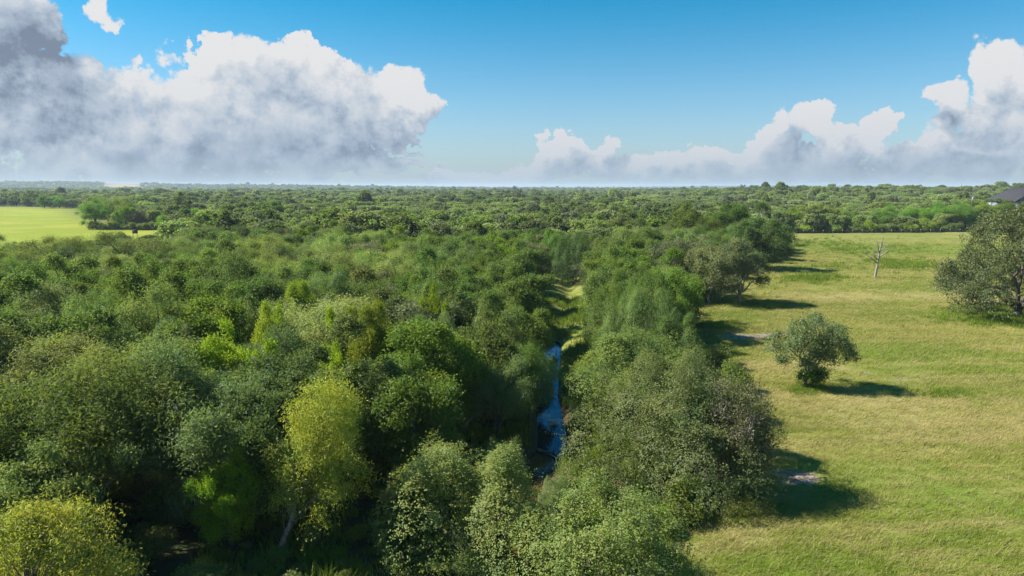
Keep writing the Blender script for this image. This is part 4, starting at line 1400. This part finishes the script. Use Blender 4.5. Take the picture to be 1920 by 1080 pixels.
scatter('grass', np.stack([x, y, terrain(x, y)], 1), r_.normal(size=len(x)) * 0.7, np.stack([A[:, 2], A[:, 2], A[:, 3]], 1), r_.integers(0, 4, len(x)), grass_col, 'long green and straw-coloured grass of the open pasture', 'grass')
print('grass', len(x), GX.min(), GX.max(), GY.min(), GY.max(), GZ.min(), GZ.max())

# weeds: creek banks, hollow, green clumps of the pasture
weed_col = hidden_collection('weed_source', [(tuft(320 + k, 40, 0.30, 0.60, 0.028, 0.2, wmx), (1, 1, 1)) for k in range(3)])
n = 9000
y = r_.uniform(26, 115, n)
x = r_.uniform(-26, 14, n)
cd = polyline_dist(x, y, CREEK)
hol = poly_sd(x, y, HOLLOW) > 0
ok = (cd > np.where(y > 78, 0.2, 1.7)) & (poly_sd(x, y, FIELD) < 0) & ((cd < 9) | hol) & (r_.random(n) < 0.62 + 0.5 * wobble(np.stack([x, y, x * 0], 1), .5))
W_ = [np.stack([x[ok], y[ok], r_.uniform(.6, 1.5, ok.sum())], 1)]
for px, py, k, w_, s_ in [(1600, 470, 60, 60, 1.5), (1560, 455, 50, 70, 1.5), (1700, 497, 130, 45, 2.4), (1650, 490, 60, 60, 2.0), (1520, 525, 120, 40, 2.2), (1500, 455, 30, 25, 1.5), (1700, 465, 40, 60, 1.3), (1870, 602, 240, 60, 1.8), (1860, 585, 90, 60, 1.6), (1525, 735, 70, 12, 1.0), (1495, 735, 60, 12, 1.0), (1770, 740, 60, 40, 1.1), (1440, 575, 60, 50, 1.4), (1400, 560, 40, 40, 1.3), (1340, 610, 80, 40, 1.3), (1340, 660, 90, 30, 1.2), (1560, 500, 40, 50, 1.6)]:
    c = np.stack([r_.normal(px, w_ * .5, k), r_.normal(py, max(3.0, w_ * .07), k)], 1)
    w3 = np.array([at(*q) for q in c])
    c2 = np.stack([r_.normal(px, w_ * 1.1, k), r_.normal(py, max(5.0, w_ * .13), k)], 1)
    W_.append(np.column_stack([np.array([at(*q) for q in c2]), s_ * r_.uniform(.3, .7, k)]))
    W_.append(np.column_stack([w3, s_ * r_.uniform(.3, .75, k) * (1.6 if py < 480 else 1.0)]))
A = np.concatenate(W_)
A = A[(np.arange(len(A)) < len(W_[0])) | (poly_sd(A[:, 0], A[:, 1], FIELD) > -2)]
x, y = A[:, 0], A[:, 1]
scatter('weeds', np.stack([x, y, terrain(x, y)], 1), r_.uniform(0, 6.28, len(x)), np.stack([A[:, 2]] * 3, 1), r_.integers(0, 3, len(x)), weed_col, 'leafy green weeds on the creek banks and in clumps across the pasture', 'weeds')


# ------------------------------------------------------------------ built things
def plain(name, colr, rough=0.7, spec=0.3, var=0.25, scale=6.0):
    mat = bpy.data.materials.new(name)
    mat.use_nodes = True
    T = NT(mat.node_tree)
    bs = T.n['Principled BSDF']
    tc = T.new('ShaderNodeTexCoord').outputs['Object']
    n_ = T.noise(tc, scale, 5, 0.6).outputs['Fac']
    T.put(bs.inputs['Base Color'], T.mix(T.step(n_, 0.35, 0.65), colr, tuple(c * (1 - var) for c in colr)))
    bs.inputs['Roughness'].default_value = rough
    bs.inputs['Specular IOR Level'].default_value = spec
    return mat


m_shingle = plain('shingle', (0.050, 0.048, 0.058), 0.85, 0.2)
m_wall = plain('pale_stucco', (0.20, 0.23, 0.28), 0.8)
m_timber = plain('dark_timber', (0.06, 0.045, 0.035))
m_glass = plain('window_glass', (0.03, 0.04, 0.05), 0.08, 0.6)
m_white = plain('white_paint', (0.55, 0.55, 0.54), 0.5)
m_post = plain('post_metal', (0.10, 0.12, 0.10), 0.6)
m_cap = plain('post_cap', (0.75, 0.76, 0.74), 0.5)
m_wire = plain('fence_wire', (0.30, 0.30, 0.29), 0.5)
m_pole = plain('pole_wood', (0.20, 0.17, 0.14), 0.85)
m_box = plain('blind_panel', (0.035, 0.040, 0.045), 0.7)

# house on the rise behind the great oak
hx, hy = 252.0, 338.0
hz = tz(hx - 6, hy - 6)
house = tag(empty('house', (hx, hy, hz), R(-18)), 'large house with a dark grey hipped roof and timbered gable behind the great oak', 'house')
EV, RG = 5.9, 11.9 - (hz - 6.0)
HW, HD = 15.0, 8.0


def add(name, verts, faces, mat, parent):
    by = {}
    for f in faces:
        by.setdefault(len(f), []).append(f)
    return link(name, mesh_np(name, verts, [np.array(q) for q in by.values()], mat), parent)


wl = Tubes()
wl.box((0, 0, EV / 2 - .5), (2 * HW - 1.4, 2 * HD - 1.4, EV + 1.0))
add_wall = link('wall', wl.mesh('house_wall', m_wall), house)
add('roof', [(-HW, -HD, EV), (HW, -HD, EV), (HW, HD, EV), (-HW, HD, EV), (-HW + 9, 0, RG), (HW - 9, 0, RG), (-HW, -HD, EV - .3), (HW, -HD, EV - .3), (HW, HD, EV - .3), (-HW, HD, EV - .3)],
    [(0, 1, 5, 4), (2, 3, 4, 5), (1, 2, 5), (3, 0, 4), (0, 6, 7, 1), (1, 7, 8, 2), (2, 8, 9, 3), (3, 9, 6, 0), (6, 9, 8, 7)], m_shingle, house)
gx0, gw, gy = -3.0, 4.4, -HD - 3.0
GR = EV + 3.5
wg_ = [(gx0 - gw + .5, gy + .6, -.9), (gx0 + gw - .5, gy + .6, -.9), (gx0 + gw - .5, gy + .6, EV - .1), (gx0, gy + .6, GR - .45), (gx0 - gw + .5, gy + .6, EV - .1)]
back = [(a, -HD + .75, c) for a, b, c in wg_]
add('wall', wg_ + back, [(0, 1, 2, 3, 4), (1, 6, 7, 2), (0, 4, 9, 5)], m_wall, house)
rp = [(gx0 - gw - .3, gy, EV - .35), (gx0, gy, GR), (gx0 + gw + .3, gy, EV - .35), (gx0 - gw - .3, -1.0, EV - .35), (gx0, -1.0, GR), (gx0 + gw + .3, -1.0, EV - .35)]
low_ = [(a, b, c - .22) for a, b, c in rp]
add('roof', rp + low_, [(0, 1, 4, 3), (1, 2, 5, 4), (6, 9, 10, 7), (7, 10, 11, 8), (0, 6, 7, 1), (1, 7, 8, 2), (0, 3, 9, 6), (2, 8, 11, 5)], m_shingle, house)
for a, b in (((gx0 - gw + .2, EV + .1), (gx0 + gw - .2, EV + .1)), ((gx0, EV + .1), (gx0, GR - .3)), ((gx0 - 2.0, EV + .1), (gx0, EV + 1.9)), ((gx0 + 2.0, EV + .1), (gx0, EV + 1.9)), ((gx0 - gw + .1, EV), (gx0, GR - .25)), ((gx0 + gw - .1, EV), (gx0, GR - .25))):
    tb = Tubes()
    tb.tube([(a[0], gy + .3, a[1]), (b[0], gy + .3, b[1])], [.19, .19], 4)
    link('timber', tb.mesh('gable_timber', m_timber), house)
for wx_, wy_ in ((gx0, gy + .52), (4.5, -HD + .62), (9.5, -HD + .62), (-10.5, -HD + .62)):
    tb = Tubes()
    tb.box((wx_, wy_ - .02, 3.4), (1.9, .12, 1.7))
    win = link('window', tb.mesh('window_frame', m_timber), house)
    tb = Tubes()
    tb.box((wx_, wy_ - .085, 3.4), (1.6, .05, 1.4))
    link('pane', tb.mesh('window_pane', m_glass), win)

for k, px in enumerate((1850, 1857)):
    p = at(px, 382.5, 9.6)
    p = p * (318 / p[1])
    t_ = tag(empty('white_tank', (p[0], p[1], tz(*p)), 0.5 * k), ['white upright tank beside the house, farther from its gable', 'white upright tank beside the house, nearer its gable'][k], 'tank', 'white tanks beside the house')
    zt = CAM_H - 318 * 0.0234 - tz(*p)
    tb = Tubes()
    tb.tube([(0, 0, zt - 1.1), (0, 0, zt), (0, 0, zt + .25), (0, 0, zt + .35)], [.42, .42, .3, .1], 10)
    link('tank_shell', tb.mesh('tank_shell', m_white, False), t_)
    tb = Tubes()
    for sx in (-.3, .3):
        for sy in (-.3, .3):
            tb.tube([(sx, sy, -.3), (sx, sy, zt - 1.0)], [.06, .06], 4)
    link('stand_frame', tb.mesh('tank_stand_frame', m_pole), t_)


def pole(px, top_y, d, h, label, arms=True, can=False):
    a = azel(px, top_y)
    x, y = d * math.tan(math.radians(a[0])), d
    zt = CAM_H + math.hypot(x, y) * math.tan(math.radians(a[1]))
    z0 = tz(x, y)
    root = tag(empty('utility_pole', (x, y, z0), 0.2), label, 'utility pole')
    tb = Tubes()
    tb.tube([(0, 0, -.5), (0, 0, (zt - z0) * .5), (0, 0, zt - z0)], [.20, .17, .13], 8)
    link('pole', tb.mesh('utility_pole_shaft', m_pole, True), root)
    if arms:
        tb = Tubes()
        tb.box((0, .16, zt - z0 - .5), (2.6, .14, .16))
        ar = link('crossarm', tb.mesh('crossarm', m_pole), root)
        for s in (-1.1, 0.45, 1.1):
            tb = Tubes()
            tb.tube([(s, .16, zt - z0 - .42), (s, .16, zt - z0 - .15)], [.06, .05], 6)
            link('insulator', tb.mesh('insulator', m_white), ar)
    if can:
        tb = Tubes()
        tb.tube([(-.1, -.42, zt - z0 - 2.8), (-.1, -.42, zt - z0 - 1.5), (-.1, -.42, zt - z0 - 1.4)], [.32, .32, .12], 10)
        link('transformer', tb.mesh('transformer', m_wire), root)


pole(1824, 363, 318, 10, 'wooden utility pole with a pale transformer, nearest to the house', True, True)
pole(1803, 344, 620, 12, 'distant single pole on the skyline over the pasture woods', False)
pole(1853, 345, 640, 12, 'distant pole with a crossarm on the skyline close to the house roof', True)

# wire fence at the far side of the pasture
fence = tag(empty('wire_fence', (0, 0, 0)), 'low wire fence with thin dark posts along the far pasture edge', 'fence')
pts = []
post_me = cap_me = None
for k in range(19):
    px = 1470 + 18.3 * k
    p = at(px, 438.2)
    z0 = tz(*p)
    pts.append((p[0], p[1], z0))
    if post_me is None:
        tb = Tubes()
        tb.tube([(0, 0, -.3), (0, 0, 1.45)], [.06, .05], 6)
        post_me = tb.mesh('fence_post', m_post, True)
        tb = Tubes()
        tb.tube([(0, 0, 1.453), (0, 0, 1.62), (0, 0, 1.64)], [.075, .075, .02], 6)
        cap_me = tb.mesh('fence_post_cap', m_cap, True)
    po = link('post', post_me, fence, (p[0], p[1], z0))
    link('cap', cap_me, po)
for hgt in (.45, .85, 1.25):
    tb = Tubes()
    tb.tube([(a, b - .07, c + hgt) for a, b, c in pts], [.012] * len(pts), 4)
    link('wire', tb.mesh('fence_wire', m_wire), fence)

# box blind on legs in the yellow field
p = at(254, 445.5)
bl = tag(empty('box_blind', (p[0], p[1], tz(*p)), 0.3), 'dark box blind on legs in the bright yellow field', 'hunting blind')
tb = Tubes()
tb.box((0, 0, 2.05), (1.5, 1.5, 1.25))
link('box', tb.mesh('blind_box', m_box), bl)
tb = Tubes()
tb.box((0, 0, 2.73), (1.75, 1.75, .10))
link('roof', tb.mesh('blind_roof', m_box), bl)
tb = Tubes()
tb.box((0, -.762, 2.25), (.9, .02, .3))
link('window', tb.mesh('blind_window', m_glass), bl)
for sx in (-.65, .65):
    for sy in (-.65, .65):
        tb = Tubes()
        tb.tube([(sx * 1.15, sy * 1.15, -.2), (sx, sy, 1.43)], [.05, .05], 6)
        link('leg', tb.mesh('blind_leg', m_pole), bl)

# fallen limbs in the canopy, log across the creek, snags
def fallen(name, x, y, z, seed, n, ln, r0, label, cat, mat, rz, spread=0.5, lift=0.25):
    r = np.random.default_rng(seed)
    root = tag(empty(name, (x, y, z), rz), label, cat)
    tb = Tubes()
    s = np.linspace(-.5, .5, 7)
    tb.tube(np.stack([s * ln, r.normal(size=7) * .05 * ln * .3, .15 + lift * (s + .5) * ln * .4], 1), r0 * (1.2 - (s + .5) * .7), 7)
    link('trunk', tb.mesh('fallen_trunk', M[mat], True), root)
    for k in range(n):
        tb = Tubes()
        a = r.uniform(-.3, .5)
        st = np.array([a * ln, 0, .15 + lift * (a + .5) * ln * .4])
        d = np.array([.55, r.normal() * spread, abs(r.normal()) * spread + .1])
        d /= np.linalg.norm(d)
        l2 = ln * r.uniform(.25, .55)
        t = np.linspace(0, 1, 5)[:, None]
        pth = st + d * l2 * t
        pth[1:] += r.normal(size=(4, 3)) * .06 * l2
        tb.tube(pth, r0 * .5 * (1.05 - t[:, 0] * .9), 5)
        for _ in range(3):
            q = r.integers(1, 5)
            d2 = d + r.normal(size=3) * .6
            tb.tube([pth[q], pth[q] + d2 * l2 * .15 + r.normal(size=3) * .02, pth[q] + d2 * l2 * .3], [r0 * .2, r0 * .12, r0 * .04], 4)
        link('limb', tb.mesh('fallen_limb', M[mat], True), root)
    return root


p = at(1036, 852, -1.6)
fallen('fallen_log', p[0], p[1], -1.72, 4, 4, 2.6, 0.12, 'pale fallen log lying across the end of the blue water', 'log', 'pale_bark', R(-38), .35, .05)
p = at(968, 868, -1.2)
fallen('fallen_log', p[0], p[1], tz(*p) + .05, 14, 3, 2.2, 0.10, 'dark fallen log on the muddy bank beside the brown pool', 'log', 'bark', R(10), .3, .05)
p = top(392, 488, 5.2)
fallen('fallen_tree', p[0], p[1], 4.2, 6, 14, 9.0, 0.24, 'dark tangle of broken fallen limbs lodged in the canopy', 'dead tree', 'bark', R(25), .5, .3)
p = top(1150, 925, 4.4)

# ------------------------------------------------------------------ haze
hm = bpy.data.materials.new('haze')
hm.use_nodes = True
T = NT(hm.node_tree)
T.n.clear()
ho = T.new('ShaderNodeOutputMaterial')
pv = T.new('ShaderNodeVolumePrincipled')
pv.inputs['Color'].default_value = (0.72, 0.86, 1.0, 1)
pv.inputs['Density'].default_value = 0.00011
pv.inputs['Anisotropy'].default_value = 0.1
T.put(ho.inputs['Volume'], pv.outputs[0])
zlo, zhi = float(GZ.min()) - 1.0, float(GZ.max()) + 22.0
tb = Tubes()
tb.box((0, (GY.min() + GY.max()) / 2, (zlo + zhi) / 2), (GX.max() - GX.min() + 200, GY.max() - GY.min() + 200, zhi - zlo))
hz_ = link('haze', tb.mesh('haze', hm))
hz_.hide_viewport = False
tag(hz_, 'thin pale blue air between the camera and the horizon', 'haze', kind='stuff')
